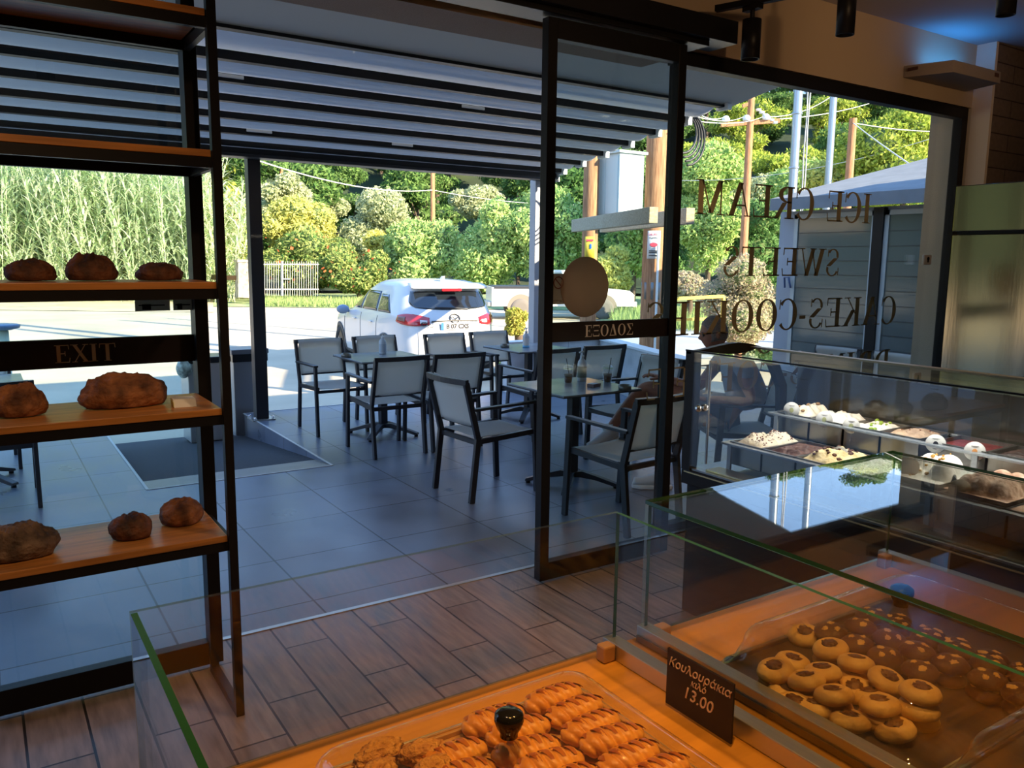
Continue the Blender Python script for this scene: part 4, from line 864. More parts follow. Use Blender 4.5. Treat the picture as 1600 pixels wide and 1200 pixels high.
# ================================================================ MAN
skin = mat('skin', (.42, .19, .12), .55, var=.08, vscale=30); hairm = mat('grey_hair', (.25, .22, .20), .8, var=.4, vscale=120, stretch=(1, 1, 3))
shirt = mat('pale_blue_shirt', (.34, .38, .46), .85, bump=.2, bscale=60); shorts = mat('dark_shorts', (.16, .17, .20), .85); shoem = mat('white_sneaker', (.72, .72, .72), .5); sole = mat('sole', (.8, .8, .8), .6)
man = thing('person', 'grey haired man in glasses and pale blue shirt sitting with crossed legs, hand raised', 'person', (0, 0, 0))
def skinmesh(name, nodes, edges, m, parent, sub=2):
    me = bpy.data.meshes.new(name); me.from_pydata([n[0] for n in nodes], edges, []); me.materials.append(m)
    o = bpy.data.objects.new(name, me); COL.objects.link(o)
    s = o.modifiers.new('k', 'SKIN'); sv = me.skin_vertices[0].data
    for i, n in enumerate(nodes): r = n[1] if isinstance(n[1], tuple) else (n[1], n[1]); sv[i].radius = r; sv[i].use_root = (i == 0)
    s.use_smooth_shade = True
    u = o.modifiers.new('u', 'SUBSURF'); u.levels = sub; u.render_levels = sub
    bpy.context.view_layer.update()
    me2 = bpy.data.meshes.new_from_object(o.evaluated_get(bpy.context.evaluated_depsgraph_get())); me2.name = name
    me2.polygons.foreach_set('use_smooth', [True]*len(me2.polygons)); bpy.data.objects.remove(o)
    q = bpy.data.objects.new(name, me2); COL.objects.link(q); q.parent = parent; return q
PEL = (4.50, 3.78, .53); 
K1, A1_, K2, A2_ = (4.03, 4.22, .52), (3.95, 4.10, .10), (4.02, 4.36, .685), (3.715, 4.40, .385)
SHL, SHR = (4.27, 3.72, .93), (4.46, 4.02, .94)
EL1, WR1 = (4.24, 4.06, .70), (4.115, 4.28, .755)
EL2, WR2 = (4.30, 3.62, .66), (4.12, 3.86, .66)
HC = Vector((4.205, 3.905, 1.105)); HD = Vector((-.84, .52, -.20)).normalized()
nodes = [(PEL, .13), ((4.46, 3.81, .70), (.125, .14)), ((4.40, 3.85, .86), (.13, .15)), ((4.34, 3.88, .965), .065), ((4.28, 3.89, 1.03), .056),
 (SHL, .055), (EL2, .042), (WR2, .028), (SHR, .055), (EL1, .042), (WR1, .028),
 ((4.44, 3.92, .50), .095), (K1, .062), ((4.0, 4.17, .38), .055), (A1_, .036),
 ((4.34, 3.98, .58), .095), (K2, .062), ((3.90, 4.39, .56), .055), (A2_, .036)]
edges = [(0, 1), (1, 2), (2, 3), (3, 4), (2, 5), (5, 6), (6, 7), (2, 8), (8, 9), (9, 10), (0, 11), (11, 12), (12, 13), (13, 14), (0, 15), (15, 16), (16, 17), (17, 18)]
skinmesh('body', nodes, edges, skin, man)
skinmesh('shirt', [((4.49, 3.79, .56), .145), ((4.46, 3.81, .70), (.142, .158)), ((4.40, 3.85, .86), (.148, .165)), ((4.345, 3.875, .955), .082), (SHL, .072), ((4.30, 3.66, .80), .060), (SHR, .072), ((4.37, 4.05, .82), .060)],
 [(0, 1), (1, 2), (2, 3), (2, 4), (4, 5), (2, 6), (6, 7)], shirt, man)
skinmesh('shorts', [((4.50, 3.78, .52), .138), ((4.44, 3.92, .50), .105), ((4.15, 4.13, .515), .078), ((4.34, 3.98, .58), .105), ((4.13, 4.24, .65), .078)], [(0, 1), (1, 2), (0, 3), (3, 4)], shorts, man)
# head: local frame, x = face direction
fx = HD; fz_ = (Vector((0, 0, 1))-fx*fx.z).normalized(); fy = fz_.cross(fx); HM = Matrix((fx, fy, fz_)).transposed().to_4x4(); HM.translation = HC
def headfn(p, q):
    q = q.copy()
    if p.x > 0 and p.z < -.1: q.y *= 1-.25*min(1, -p.z); q.x *= 1+.06*(-p.z)
    if p.x > .6: q.x -= .012*(p.x-.6)
    q.x += .004*math.exp(-((p.z+.75)/.25)**2)*(p.x > 0)
    if p.z < -.55 and p.x < .3: q.z += .02*(-p.z-.55)
    n_ = math.exp(-((p.y)/.13)**2-((p.z+.12)/.16)**2)*(p.x > .5); q.x += .024*n_
    b_ = math.exp(-((p.z-.22)/.10)**2)*(p.x > .5); q.x += .004*b_
    e_ = math.exp(-((abs(p.y)-.36)/.14)**2-((p.z-.05)/.10)**2)*(p.x > .5); q.x -= .010*e_
    l_ = math.exp(-(p.y/.26)**2-((p.z+.42)/.055)**2)*(p.x > .5); q.x += .004*l_
    return q
mb = MB(); mb.M = HM; mb.ball((0, 0, 0), .092, .072, .112, 48, 36, fn=headfn)
for s in (-1, 1): mb.ball((-.008, s*.073, -.005), .016, .007, .028, 14, 10)
mb.build('head', skin, man)
mb = MB(); mb.M = HM
def hairfn(p, q):
    k = 1.0+.03*noise.noise(p*6)
    cut_ = p.x*.95 - .42 - max(0, p.z)*.55
    q = q*k
    if cut_ > 0 or p.z < -.55: q = q*.90
    return q
mb.ball((-.004, 0, .008), .096, .077, .113, 48, 36, fn=hairfn); mb.build('hair', hairm, man)
mb = MB(); mb.M = HM
for s in (-1, 1):
    mb.tube([(.083, s*.030+.022*cos(t*pi/8), .008+.016*sin(t*pi/8)) for t in range(17)], .0022, 6, cap=False); mb.tube([(.082, s*.052, .012), (.04, s*.075, .012), (-.01, s*.078, .010)], .0022, 6)
mb.tube([(.086, -.010, .012), (.086, .010, .012)], .0022, 6); mb.build('glasses', black, man)
mb = MB(); mb.M = HM
for s in (-1, 1): mb.ball((.074, s*.028, .006), .012, .012, .011, 12, 8)
mb.build('eyes', mat('eye', (.05, .04, .035), .2), man)
# hands
def hand(w, d, up, side):
    d = Vector(d).normalized(); up = Vector(up).normalized(); s = d.cross(up).normalized()*side; w = Vector(w)
    N_ = [(w, (.026, .017)), (w+d*.045, (.034, .015)), (w+d*.075, (.036, .014))]; E_ = [(0, 1), (1, 2)]
    for k, (o_, L_) in enumerate(((-.030, .062), (-.010, .074), (.011, .070), (.030, .054))):
        b = w+d*.082+s*o_; i = len(N_); N_ += [(b, .0105), (b+d*L_*.45-up*.006, .0095), (b+d*L_*.8-up*.022, .0088), (b+d*L_*.92-up*.038, .0078)]; E_ += [(2, i), (i, i+1), (i+1, i+2), (i+2, i+3)]
    i = len(N_); b = w+d*.03-s*.032-up*.006; N_ += [(b, .0125), (b+d*.030-s*.016-up*.012, .011), (b+d*.055-s*.014-up*.022, .0095)]; E_ += [(1, i), (i, i+1), (i+1, i+2)]
    return skinmesh('hand', N_, E_, skin, man)
hand(WR1, Vector(WR1)-Vector(EL1), (.1, -.2, 1), 1); hand(WR2, (-.6, .75, .05), (0, 0, 1), -1)
def shoe(ankle, d, up, lb):
    d = Vector(d).normalized(); up = Vector(up); up = (up-d*up.dot(d)).normalized(); s = d.cross(up)
    A = Matrix((d, s, up)).transposed().to_4x4(); A.translation = Vector(ankle)
    def fn(u, v):
        a = 2*pi*v; x = -.075+.275*u; w = (.034+.012*sin(pi*min(1, u*1.1)))*(1-max(0, u-.82)**2*14)**.5 if u > .0 else .02
        hgt = .062 if u < .32 else .062-.038*min(1, (u-.32)/.5); 
        e = 1 if 0 < u < 1 else 0
        return (x, w*cos(a)*e, -.07+max(0, .5+.5*sin(a))*(hgt+.03)*e)
    mb = MB(); mb.M = A; mb.grid(fn, 18, 16); o = mb.build('sneaker', shoem, man)
    mb = MB(); mb.M = A; mb.prism([(-.082, -.036), (.05, -.046), (.15, -.046), (.20, -.015), (.20, .015), (.15, .046), (.05, .046), (-.082, .036)], 'z', -.094, -.066); mb.build('sole', sole, man, bevel=.006)
    mb = MB(); mb.M = A
    for k in range(4): mb.tube([(.03+.022*k, -.030, -.022-.010*k), (.042+.022*k, 0, .002-.010*k), (.03+.022*k, .030, -.022-.010*k)], .0028, 5)
    mb.build('laces', anthr, man)
    mb = MB(); mb.M = A; mb.lathe([(.036, -.02), (.041, .03), (.040, .045)], 16); mb.open = 1; mb.build('sock', white, man)
shoe((A1_[0], A1_[1], .096), (-.80, .55, 0), (0, 0, 1), ''); shoe(A2_, (-.86, .10, -.28), (-.35, 0, 1), '')
# ================================================================ WHITE CAR
import numpy as np
GZ = -.40
carw = mat('car_white', (.60, .59, .57), .25, coat=.6, spec=.5); carg = mat('car_glass', (.012, .016, .022), .04, spec=.9); cplast = mat('car_plastic', (.05, .045, .042), .6)
LV = [(.20, .78, -2.02, 2.02), (.28, .88, -2.18, 2.18), (.42, .915, -2.26, 2.27), (.62, .92, -2.25, 2.29), (.80, .92, -2.22, 2.26), (.93, .915, -2.20, 2.10), (1.02, .90, -2.18, 1.55), (1.08, .885, -2.15, 1.10), (1.20, .845, -2.08, .82), (1.35, .79, -1.98, .52), (1.48, .735, -1.90, .24), (1.57, .69, -1.84, -.05), (1.62, .64, -1.72, -.30), (1.65, .55, -1.50, -.5), (1.665, .35, -1.2, -.7)]
def lev(z):
    for a, b in zip(LV[:-1], LV[1:]):
        if z <= b[0]: t = max(0, (z-a[0])/(b[0]-a[0])); return tuple(a[i]+(b[i]-a[i])*t for i in (1, 2, 3))
    return LV[-1][1:]
def cpt(z, a, off=0):  # a in degrees: 180 left, 270 rear
    w, yr, yf = lev(z); n = 4.6; c, s = cos(radians(a)), sin(radians(a)); yc, L = (yr+yf)/2, (yf-yr)/2
    x = w*math.copysign(abs(c)**(2/n), c); y = yc+L*math.copysign(abs(s)**(2/n), s)
    nx, ny = math.copysign(abs(c)**(2-2/n), c)/w, math.copysign(abs(s)**(2-2/n), s)/L; q = sqrt(nx*nx+ny*ny) or 1
    return Vector((x+off*nx/q, y+off*ny/q, z))
def rearp(x, z, off=.004):
    w, yr, yf = lev(z); n = 4.6; yc, L = (yr+yf)/2, (yf-yr)/2
    return Vector((x, yc-L*(1-min(.999, abs(x/w))**n)**(1/n)-off, z))
def sidep(y, z, off=.004, s=-1):
    w, yr, yf = lev(z); n = 4.6; yc, L = (yr+yf)/2, (yf-yr)/2
    return Vector((s*(w*(1-min(.999, abs((y-yc)/L))**n)**(1/n)+off), y, z))
rc_ = atD(714, 500, 13.0); cr = thing('car', 'white compact SUV parked facing away just beyond the terrace', 'car', (rc_.x+2.26*sin(radians(6)), rc_.y+2.26*cos(radians(6)), GZ), radians(-6))
mb = MB(); A_ = [i*360/96 for i in range(96)]; zs = [LV[0][0]+(LV[-1][0]-LV[0][0])*(1-(1-t/44)**1.15) for t in range(45)]
vs = [tuple(cpt(z, a)) for z in zs for a in A_]; n_ = len(A_)
fs = [(j*n_+k, j*n_+(k+1) % n_, (j+1)*n_+(k+1) % n_, (j+1)*n_+k) for j in range(44) for k in range(n_)]
mb.add(vs, fs, 0, True); mb.add(vs[-n_:], [tuple(range(n_))], 0, True); mb.add(vs[:n_][::-1], [tuple(range(n_))]); mb.build('body', carw, cr)
def patch(nm, fn, m, nu=16, nv=8): b = MB(); b.open = 1; b.grid(fn, nu, nv); return b.build(nm, m, cr, solid=.004)
def rw(u, v): z = 1.19+.29*v; hw = .70-.09*v-.10*(1-v)**6; x = (2*u-1)*hw; return rearp(x, z-.05*(abs(2*u-1)**2)*0+.035*(1-v)*(2*u-1)**2, .005)
patch('rear_window', rw, carg, 24, 10)
for s in (-1, 1):
    for (ya, yb, yc_, yd) in ((.02, .92, .0, .36), (-.86, -.04, -.80, -.06), (-1.52, -.92, -1.22, -.86)):
        patch('side_window', lambda u, v, s=s: sidep((ya+(yb-ya)*u)*(1-v)+(yc_+(yd-yc_)*u)*v, 1.12+(.33 if ya > -1 else .29)*v, .004, s), carg, 10, 6)
    def lamp(u, v, s=s, a0=213, a1=259.5, o=.012):
        a = a0+(a1-a0)*u; zc = 1.055-.02*u; hh = .092*(1-.45*abs(2*u-1)**2.2)
        p = cpt(zc+(2*v-1)*hh-.012*u, a, o); p.x *= -s; return p
    patch('tail_lamp', lamp, mat('tail_red', (.45, .015, .02), .12, coat=.8), 24, 8)
    def lamp2(u, v, s=s): return lamp(.05+.27*u, .30+.45*v, o=.019)
    patch('lamp_lens', lamp2, mat('lamp_smoke', (.22, .12, .10), .1), 10, 5)
    def lamp3(u, v, s=s): return lamp(.78+.17*u, .22+.36*v, o=.019)
    patch('lamp_lens', lamp3, mat('lamp_clear', (.70, .60, .55), .1), 8, 5)
    mb = MB(); mb.M = Matrix.Translation((s*1.0, .78, 1.06)); mb.ball((0, 0, 0), .12, .07, .085, 18, 12); mb.beam((-s*.12, .02, -.03), (-s*.02, 0, -.04), .05, .05); mb.build('wing_mirror', mat('mirror_shell', (.16, .22, .30), .3), cr)
    for y0 in (-1.33, 1.37):
        mb = MB(); mb.M = Matrix.Translation((s*.80, y0, .345)) @ Matrix.Rotation(s*pi/2, 4, 'Y')
        mb.lathe([(.24, -.10), (.33, -.11), (.347, -.07), (.347, .07), (.33, .11), (.235, .105), (.225, .06)], 40); o = mb.build('tyre', mat('rubber', (.018, .018, .02), .8), cr)
        mb = MB(); mb.M = Matrix.Translation((s*.80, y0, .345)) @ Matrix.Rotation(s*pi/2, 4, 'Y'); mb.lathe([(0, .085), (.05, .09), (.06, .07), (.20, .09), (.232, .09), (.232, .05), (0, .05)], 30); mb.build('wheel_rim', alu, cr)
        def arch(u, v, y0=y0, s=s):
            a = pi*(-.08+1.16*u); r = .36+.085*v
            return sidep(y0+r*cos(a), max(.205, .345+r*sin(a)), .008, s)
        patch('wheel_arch', arch, cplast, 28, 3)
        patch('arch_shade', lambda u, v, y0=y0, s=s: sidep(y0+.37*v*cos(pi*2*u), max(.205, .345+.37*v*sin(pi*2*u)), .003, s), black, 28, 3)  # black disc on the flank stands for shade inside the wheel well
    patch('sill', lambda u, v, s=s: sidep(-.95+1.9*u, .205+.12*v, .006, s), cplast, 10, 3)
    for yl in (-.04, -.98, .98):
        mb = MB(); mb.tube([sidep(yl+(.06*sin((z-.35)*4) if yl < -.5 else 0), z, .002, s) for z in [.35+.07*k for k in range(11)]], .004, 5); mb.build('door_gap', anthr, cr)
    for yl in (-.72, .22): mb = MB(); mb.beam(sidep(yl, .93, .02, s), sidep(yl+.18, .93, .02, s), .02, .03); mb.build('door_handle', carw, cr, bevel=.005)
mb = MB(); mb.grid(lambda u, v: ((2*u-1)*(.66-.02*v), -2.035+.22*v+.06*(2*u-1)**2, 1.535+.065*v+.012*sin(pi*v)), 16, 5); mb.open = 1; mb.build('spoiler', carw, cr, solid=.035)
mb = MB(); mb.box(-.17, .17, -2.062, -2.02, 1.485, 1.535); mb.build('brake_lamp', MATS['tail_red'], cr, bevel=.01)
mb = MB(); mb.prism([(-1.70, 1.655), (-1.55, 1.66), (-1.66, 1.72), (-1.72, 1.72)], 'x', -.02, .02); mb.build('antenna_fin', white, cr, bevel=.006)
patch('lower_bumper', lambda u, v: rearp((2*u-1)*.78, .215+.17*v, .012), cplast, 20, 3)
patch('plate_recess', lambda u, v: rearp((2*u-1)*(.36+.03*v), .78+.22*v, .003), mat('shade_white', (.6, .58, .56), .5), 10, 4)
mb = MB(); mb.tube([rearp(-.40+.8*k/10, 1.018+.010*sin(pi*k/10), .014) for k in range(11)], .012, 6); mb.build('chrome_strip', mat('strip_grey', (.08, .075, .075), .5), cr)
yb = rearp(0, .90, .025).y
mb = MB(); mb.box(-.26, .26, yb-.006, yb, .885, .995); mb.build('number_plate', mat('plate_face', (.40, .40, .42), .5), cr); mb = MB(); mb.box(-.26, -.215, yb-.008, yb-.006, .885, .995); mb.build('plate_band', mat('eu_blue', (.02, .15, .55), .4), cr)
text('plate_text', 'B 07 CXS', .098, mat('plate_ink', (.018, .016, .022), .6), cr, frame_mat((.022, yb-.009, .905), (1, 0, 0), (0, 0, 1)), .001, off=.0035)
ye = rearp(0, 1.03, .012).y
mb = MB(); mb.tube([(.085*cos(t*pi/12), rearp(0, 1.06+.066*sin(t*pi/12), .016).y, 1.06+.066*sin(t*pi/12)) for t in range(25)], .009, 6, cap=False); mb.tube([(-.08, ye-.006, 1.08), (-.04, ye-.006, 1.08), (0, ye-.008, 1.04), (.04, ye-.006, 1.08), (.08, ye-.006, 1.08)], .009, 6); mb.build('emblem', mat('emblem_grey', (.02, .02, .024), .4), cr)
text('model_badge', 'CX-5', .075, MATS['emblem_grey'], cr, frame_mat((-.47, rearp(-.47, .98, .008).y-.002, .955), (1, .05, 0), (0, 0, 1)), .003, sx=1.35, off=.003)
text('model_badge', 'AWD', .035, MATS['emblem_grey'], cr, frame_mat((-.42, rearp(-.42, .93, .008).y-.002, .915), (1, .05, 0), (0, 0, 1)), .001, sx=1.3)
mb = MB(); mb.tube([rearp(-.30, 1.235, .03), rearp(0, 1.225, .035), rearp(.27, 1.20, .02)], .010, 6); mb.build('rear_wiper', anthr, cr)
mb = MB(); mb.tube([rearp(-.62+.001*k, .35+.07*k, .003) for k in range(8)], .0035, 5); mb.tube([rearp(-.60+1.2*k/12, .50-.03*sin(pi*k/12), .003) for k in range(13)], .0035, 5); mb.tube([rearp(.62, .35+.07*k, .003) for k in range(8)], .0035, 5); mb.build('panel_gap', mat('gap_grey', (.12, .12, .12), .6), cr)
# ================================================================ PICKUP
pk = thing('pickup_truck', 'pale pickup truck driving by on the road beyond the terrace', 'car', (*((atZ(810, 500, GZ)+atZ(949, 499, GZ))/2+Vector((.35, .75, 0))).xy, GZ), radians(-24.6))
pc = mat('pickup_paint', (.74, .70, .62), .35, coat=.4)
def prof(poly, w, nm, m, bev=.04, **k): b = MB(); b.prism(poly, 'y', -w/2, w/2); return b.build(nm, m, pk, bevel=bev)
prof([(-2.5, .45), (-2.5, 1.1), (-.62, 1.1), (-.62, 1.12), (.95, 1.12), (2.3, 1.0), (2.48, .85), (2.48, .45)], 1.72, 'body', pc)
prof([(-.62, 1.12), (-.60, 1.62), (-.5, 1.68), (.42, 1.68), (.95, 1.14)], 1.50, 'cab', pc)
prof([(-2.42, 1.05), (-2.42, 1.13), (-.66, 1.13), (-.66, 1.05)], 1.76, 'bed_rail', anthr, .01)
for s in (-1, 1):
    mb = MB(); y = s*.755; mb.prism([(.0, 1.17), (0.0, 1.60), (.40, 1.60), (.80, 1.17)], 'y', min(y, y+s*.006), max(y, y+s*.006)); mb.prism([(-.54, 1.17), (-.52, 1.60), (-.08, 1.60), (-.08, 1.17)], 'y', min(y, y+s*.006), max(y, y+s*.006)); mb.build('side_window', mat('pickup_glass', (.20, .26, .24), .08), pk)
    for x in (-1.5, 1.4):
        mb = MB(); mb.M = Matrix.Translation((x, s*.80, .36)) @ Matrix.Rotation(pi/2, 4, 'X'); mb.lathe([(.20, -.1), (.34, -.1), (.36, -.06), (.36, .06), (.34, .1), (.20, .1)], 32); mb.build('tyre', mat('dusty_rubber', (.16, .14, .12), .9), pk)
        mb = MB(); mb.M = Matrix.Translation((x, s*.80, .36)) @ Matrix.Rotation(pi/2, 4, 'X'); mb.lathe([(0, -.07), (.20, -.085), (.205, 0), (.20, .085), (0, .07)], 24); mb.build('wheel_rim', alu, pk)
        mb = MB(); P = [(x+.47*cos(a), .40+.47*sin(a)) for a in [pi*k/14 for k in range(15)]]; y = s*.86; mb.prism(P, 'y', min(y, y+s*.006), max(y, y+s*.006)); mb.build('wheel_arch', mat('arch_shadow', (.22, .18, .14), .9), pk)  # filled half disc with wheel well shade put into its colour
mb = MB(); mb.box(2.44, 2.6, -.82, .82, .42, .62); mb.box(-2.62, -2.5, -.8, .8, .45, .6); mb.build('bumper', mat('pickup_bumper', (.5, .46, .40), .5), pk, bevel=.03)
mb = MB(); mb.tube([(-.72, -.68, 1.1), (-.72, -.68, 1.66), (-.72, .68, 1.66), (-.72, .68, 1.1)], .03, 8); mb.build('roll_bar', mat('rollbar_grey', (.5, .5, .48), .4), pk)
# ================================================================ POLES AND CABINET
wood_p = mat('pole_wood', (.30, .13, .06), .85, col2=(.50, .25, .12), vscale=7, bump=.5, bscale=30, stretch=(6, 6, .5))
def pole(lb, P, r0_, r1_, zt, m=wood_p, extra=None):
    o = MB(); o.tube([(0, 0, GZ-P.z), (0, 0, (zt-P.z)/2), (0, 0, zt-P.z)], r0_, 20, rs=[r0_, (r0_+r1_)/2, r1_])
    t = thing('utility_pole', lb, 'pole', P); o.build('shaft', m, t); return t
PR = atY(1018, 480, 9.5); PR.z = 0; PL_ = atY(921, 400, 9.9); PL_.z = 0
tR = pole('thick wooden utility pole right of the grey cabinet with a white notice', PR, .175, .150, 8.5); tL = pole('thinner wooden utility pole left of the grey cabinet with a yellow notice', PL_, .125, .105, 8.0)
def plate(nm, px, py, pole_P, r, w, h, m, parent, Y):
    p = atY(px, py, Y); d = (Vector((0, 0, 0))-Vector((pole_P.x, pole_P.y, 0))).normalized(); c = Vector((pole_P.x, pole_P.y, p.z))
    def fn(u, v): a = (u-.5)*w/r; dd = Matrix.Rotation(a, 3, 'Z') @ d; q = c+dd*(r+.006)-Vector((pole_P.x, pole_P.y, 0)); q.z = p.z-h/2+h*v; return q
    b = MB(); b.open = 1; b.grid(fn, 8, 2); b.build(nm, m, parent, solid=.004); return p, d
noticew = mat('notice_white', (.78, .74, .72), .6)
p, d = plate('notice', 1013, 382, PR, .165, .20, .42, noticew, tR, 9.3)
redm = mat('notice_red', (.60, .06, .10), .6); perp = Vector((-d.y, d.x, 0))
def ptxt(s, z, sz, m): text('notice_print', s, sz, m, tR, frame_mat(d*.176+Vector((0, 0, z))-perp*-.0, perp, (0, 0, 1)), .001)
ptxt('CRUISES', p.z+.14, .048, redm); ptxt('STAMPER', p.z+.09, .038, anthr); ptxt('FROM €20', p.z-.11, .036, anthr) if False else None
mb = MB(); mb.M = frame_mat(d*.175+Vector((0, 0, p.z)), perp, (0, 0, 1)); mb.ball((0, 0, 0), .062, .034, .003, 20, 8); mb.build('notice_print', redm, tR)
mb = MB(); mb.M = frame_mat(d*.175+Vector((0, 0, p.z)), perp, (0, 0, 1))
for zz in (-.10, -.125, -.17): mb.box(-.07, .07, zz, zz+.014, -.001, .003)
mb.build('notice_print', anthr, tR)
plate('steel_sleeve', 1012, 455, PR, .168, .9, .26, mat('dull_wrap', (.22, .21, .20), .35, .5), tR, 9.3)
p, d = plate('notice', 911, 386, PL_, .118, .15, .32, mat('notice_yellow', (.80, .55, .06), .6), tL, 9.7)
mb = MB(); perp = Vector((-d.y, d.x, 0)); mb.M = frame_mat(d*.130+Vector((0, 0, p.z)), perp, (0, 0, 1)); mb.box(-.055, .055, .09, .12, 0, .003); mb.build('notice_print', redm, tL)
mb = MB(); mb.M = frame_mat(d*.130+Vector((0, 0, p.z)), perp, (0, 0, 1)); mb.box(.0, .03, -.02, .05, 0, .003); mb.build('notice_print', MATS['eu_blue'], tL)
mb = MB(); q = atY(1029, 420, 9.3)-PR; mb.tube([(q.x-.02, q.y, .2), (q.x-.02, q.y, q.z+.35)], .018, 8); mb.build('conduit', white, tR)
cb = thing('junction_cabinet', 'pale grey metal junction cabinet raised between the two wooden poles', 'cabinet', (0, 0, 0))
Cc = atY(966, 338, 9.45); yl = atX(925, 334, Cc.x).y; xr = atY(1004, 335, Cc.y).x; zt = atY(966, 238, 9.45).z; zb = Cc.z
cgrey = mat('cabinet_grey', (.62, .66, .62), .5)
mb = MB(); mb.box(Cc.x, xr, Cc.y, yl, zb, zt); mb.build('casing', cgrey, cb, bevel=.01)
mb = MB(); mb.box(Cc.x-.01, Cc.x-.002, Cc.y+.03, (Cc.y+yl)/2-.004, zb+.05, zt-.04); mb.box(Cc.x-.01, Cc.x-.002, (Cc.y+yl)/2+.004, yl-.03, zb+.05, zt-.04); mb.build('door', cgrey, cb, bevel=.003)
mb = MB()
for k in range(3):
    mb.box(Cc.x+.12, xr-.12, Cc.y-.006, Cc.y-.001, zb+.16+.05*k, zb+.17+.05*k); mb.box(Cc.x+.12, xr-.12, Cc.y-.006, Cc.y-.001, zt-.16-.05*k, zt-.15-.05*k)
mb.build('vent_louvres', mat('vent_dark', (.28, .30, .28), .6), cb)
mb = MB(); mb.box(Cc.x-.04, xr+.04, Cc.y-.04, yl+.04, zt, zt+.04); mb.build('roof_cap', cgrey, cb, bevel=.006)
mb = MB(); mb.box(Cc.x-.02, Cc.x+.06, Cc.y, yl, zb-.09, zb-.001); mb.box(xr-.08, xr, Cc.y, yl, zb-.09, zb-.001); mb.build('mounting_rail', mat('rail_grey', (.25, .30, .34), .5), cb)
bmwood = mat('weathered_beam', (.36, .29, .20), .85, col2=(.50, .42, .31), vscale=9, bump=.3, stretch=(1, 6, 6))
b1 = atY(898, 353, 9.35); b2 = atZ(1021, 345, b1.z-.06); b2.z = b1.z
for k in (0, 1):
    o = MB(); off = Vector((b2-b1).cross(Vector((0, 0, 1)))).normalized()*(-.42*k) if k else Vector(); o.beam(b1+off, b2+off, .10, .17)
    tag(o.build('support_beam', bmwood, bevel=.006), 'weathered timber beam carrying the cabinet, %s' % ('far side of the poles' if k else 'near side of the poles'), 'beam', 'timber beams between the poles')
galv = mat('galvanised_steel', (.42, .47, .50), .3, .85)
for px, py, dd, r, lb in ((1243, 220, 14, .078, 'galvanised steel pole rising behind the shed with strapped cables, left of two'), (1298, 220, 15, .068, 'galvanised steel pole rising behind the shed, right of two')):
    P = atD(px, py, dd); P.z = 0; t = thing('steel_pole', lb, 'pole', P); mb = MB(); mb.tube([(0, 0, GZ), (0, 0, 8.5)], r, 16, rs=[r*1.05, r*.9]); mb.build('shaft', galv, t)
    if px < 1260:
        mb = MB(); o = rr*.16; mb.tube([tuple(Vector((o.x, o.y, z))+Vector((.01*sin(z*5), 0, 0))) for z in [1+.25*k for k in range(30)]], .012, 6); mb.tube([tuple(Vector((o.x*1.25, o.y*1.25, z))+Vector((.012*cos(z*4), 0, 0))) for z in [1+.25*k for k in range(30)]], .012, 6); mb.build('strapped_cable', mat('cable_grey', (.5, .5, .5), .6), t)
        mb = MB()
        for z in (3.2, 4.1, 5.0): mb.lathe([(r+.004, z), (r+.012, z), (r+.012, z+.03), (r+.004, z+.03)], 16)
        mb.build('clamp_band', galv, t)
fpoles = []
for px, py, dd, r, zt_, lb in ((1167, 290, 24, .115, None, 'reddish wooden power pole with crossarm and glass insulators beyond the trees'), (1330, 230, 19, .10, None, 'short wooden pole with stay wires above the shed roof'), (676, 300, 44, .14, None, 'wooden pole standing in the bushes above the car'), (440, 280, 48, .13, None, 'small distant wooden pole above the pale olive bushes')):
    top = {1167: 156, 1330: 186, 676: 268, 440: 262}[px]
    P = atD(px, py, dd); zt_ = atD(px, top, dd).z; P.z = 0; t = pole(lb, P, r*1.1, r*.85, zt_); fpoles.append((t, P, zt_))
t, P, zt_ = fpoles[0]; ax = Vector((rr.x, rr.y, 0)).normalized()
za = atD(1170, 196, 24).z
mb = MB(); mb.beam(ax*-.85+Vector((0, 0, za-.04)), ax*.85+Vector((0, 0, za+.10)), .10, .12); mb.beam(ax*-.25+Vector((0, 0, zt_-.25)), ax*.05+Vector((0, 0, zt_-.15)), .1, .1); mb.build('crossarm', wood_p, t)
mb = MB()
for a in (-.75, -.15, .42): mb.M = Matrix.Translation(ax*a+Vector((0, -.05, za+.16+a*.05))); mb.lathe([(0, -.08), (.10, -.07), (.12, 0), (.07, .08), (0, .10)], 12)
for k in range(6): mb.M = Matrix.Translation(ax*(.22+.10*k)+Vector((0, 0, zt_-.35-.07*k))); mb.lathe([(0, -.04), (.08, -.03), (.08, .03), (0, .05)], 10)
mb.build('insulator', mat('insulator_glass', (.7, .75, .78), .15), t)
cable = mat('cable_pale', (.62, .60, .56), .6)
def wire(lb, a, b, sag, r=.012, m=cable):
    a, b = Vector(a), Vector(b); mb = MB(); mb.tube([a.lerp(b, k/20)-Vector((0, 0, sag*4*(k/20)*(1-k/20))) for k in range(21)], r, 5)
    tag(mb.build('overhead_cable', m), lb, 'cable', 'overhead cables')
for k in range(3): wire('overhead cable running from the terrace roof to the crossarm pole, %s of three' % ['top', 'middle', 'lowest'][k], atD(1080, 172+8*k, 12), P+ax*(-.75+.55*k)+Vector((0, 0, za+.2)), .1, .009)
wire('cable leaving the crossarm pole to the upper right', P+ax*.8+Vector((0, 0, zt_-.6)), atD(1460, 120, 30), .3, .014); wire('second cable leaving the crossarm pole just below the upper one', P+ax*.4+Vector((0, 0, za+.2)), atD(1300, 150, 30), .2, .014)
t2, P2, z2 = fpoles[1]
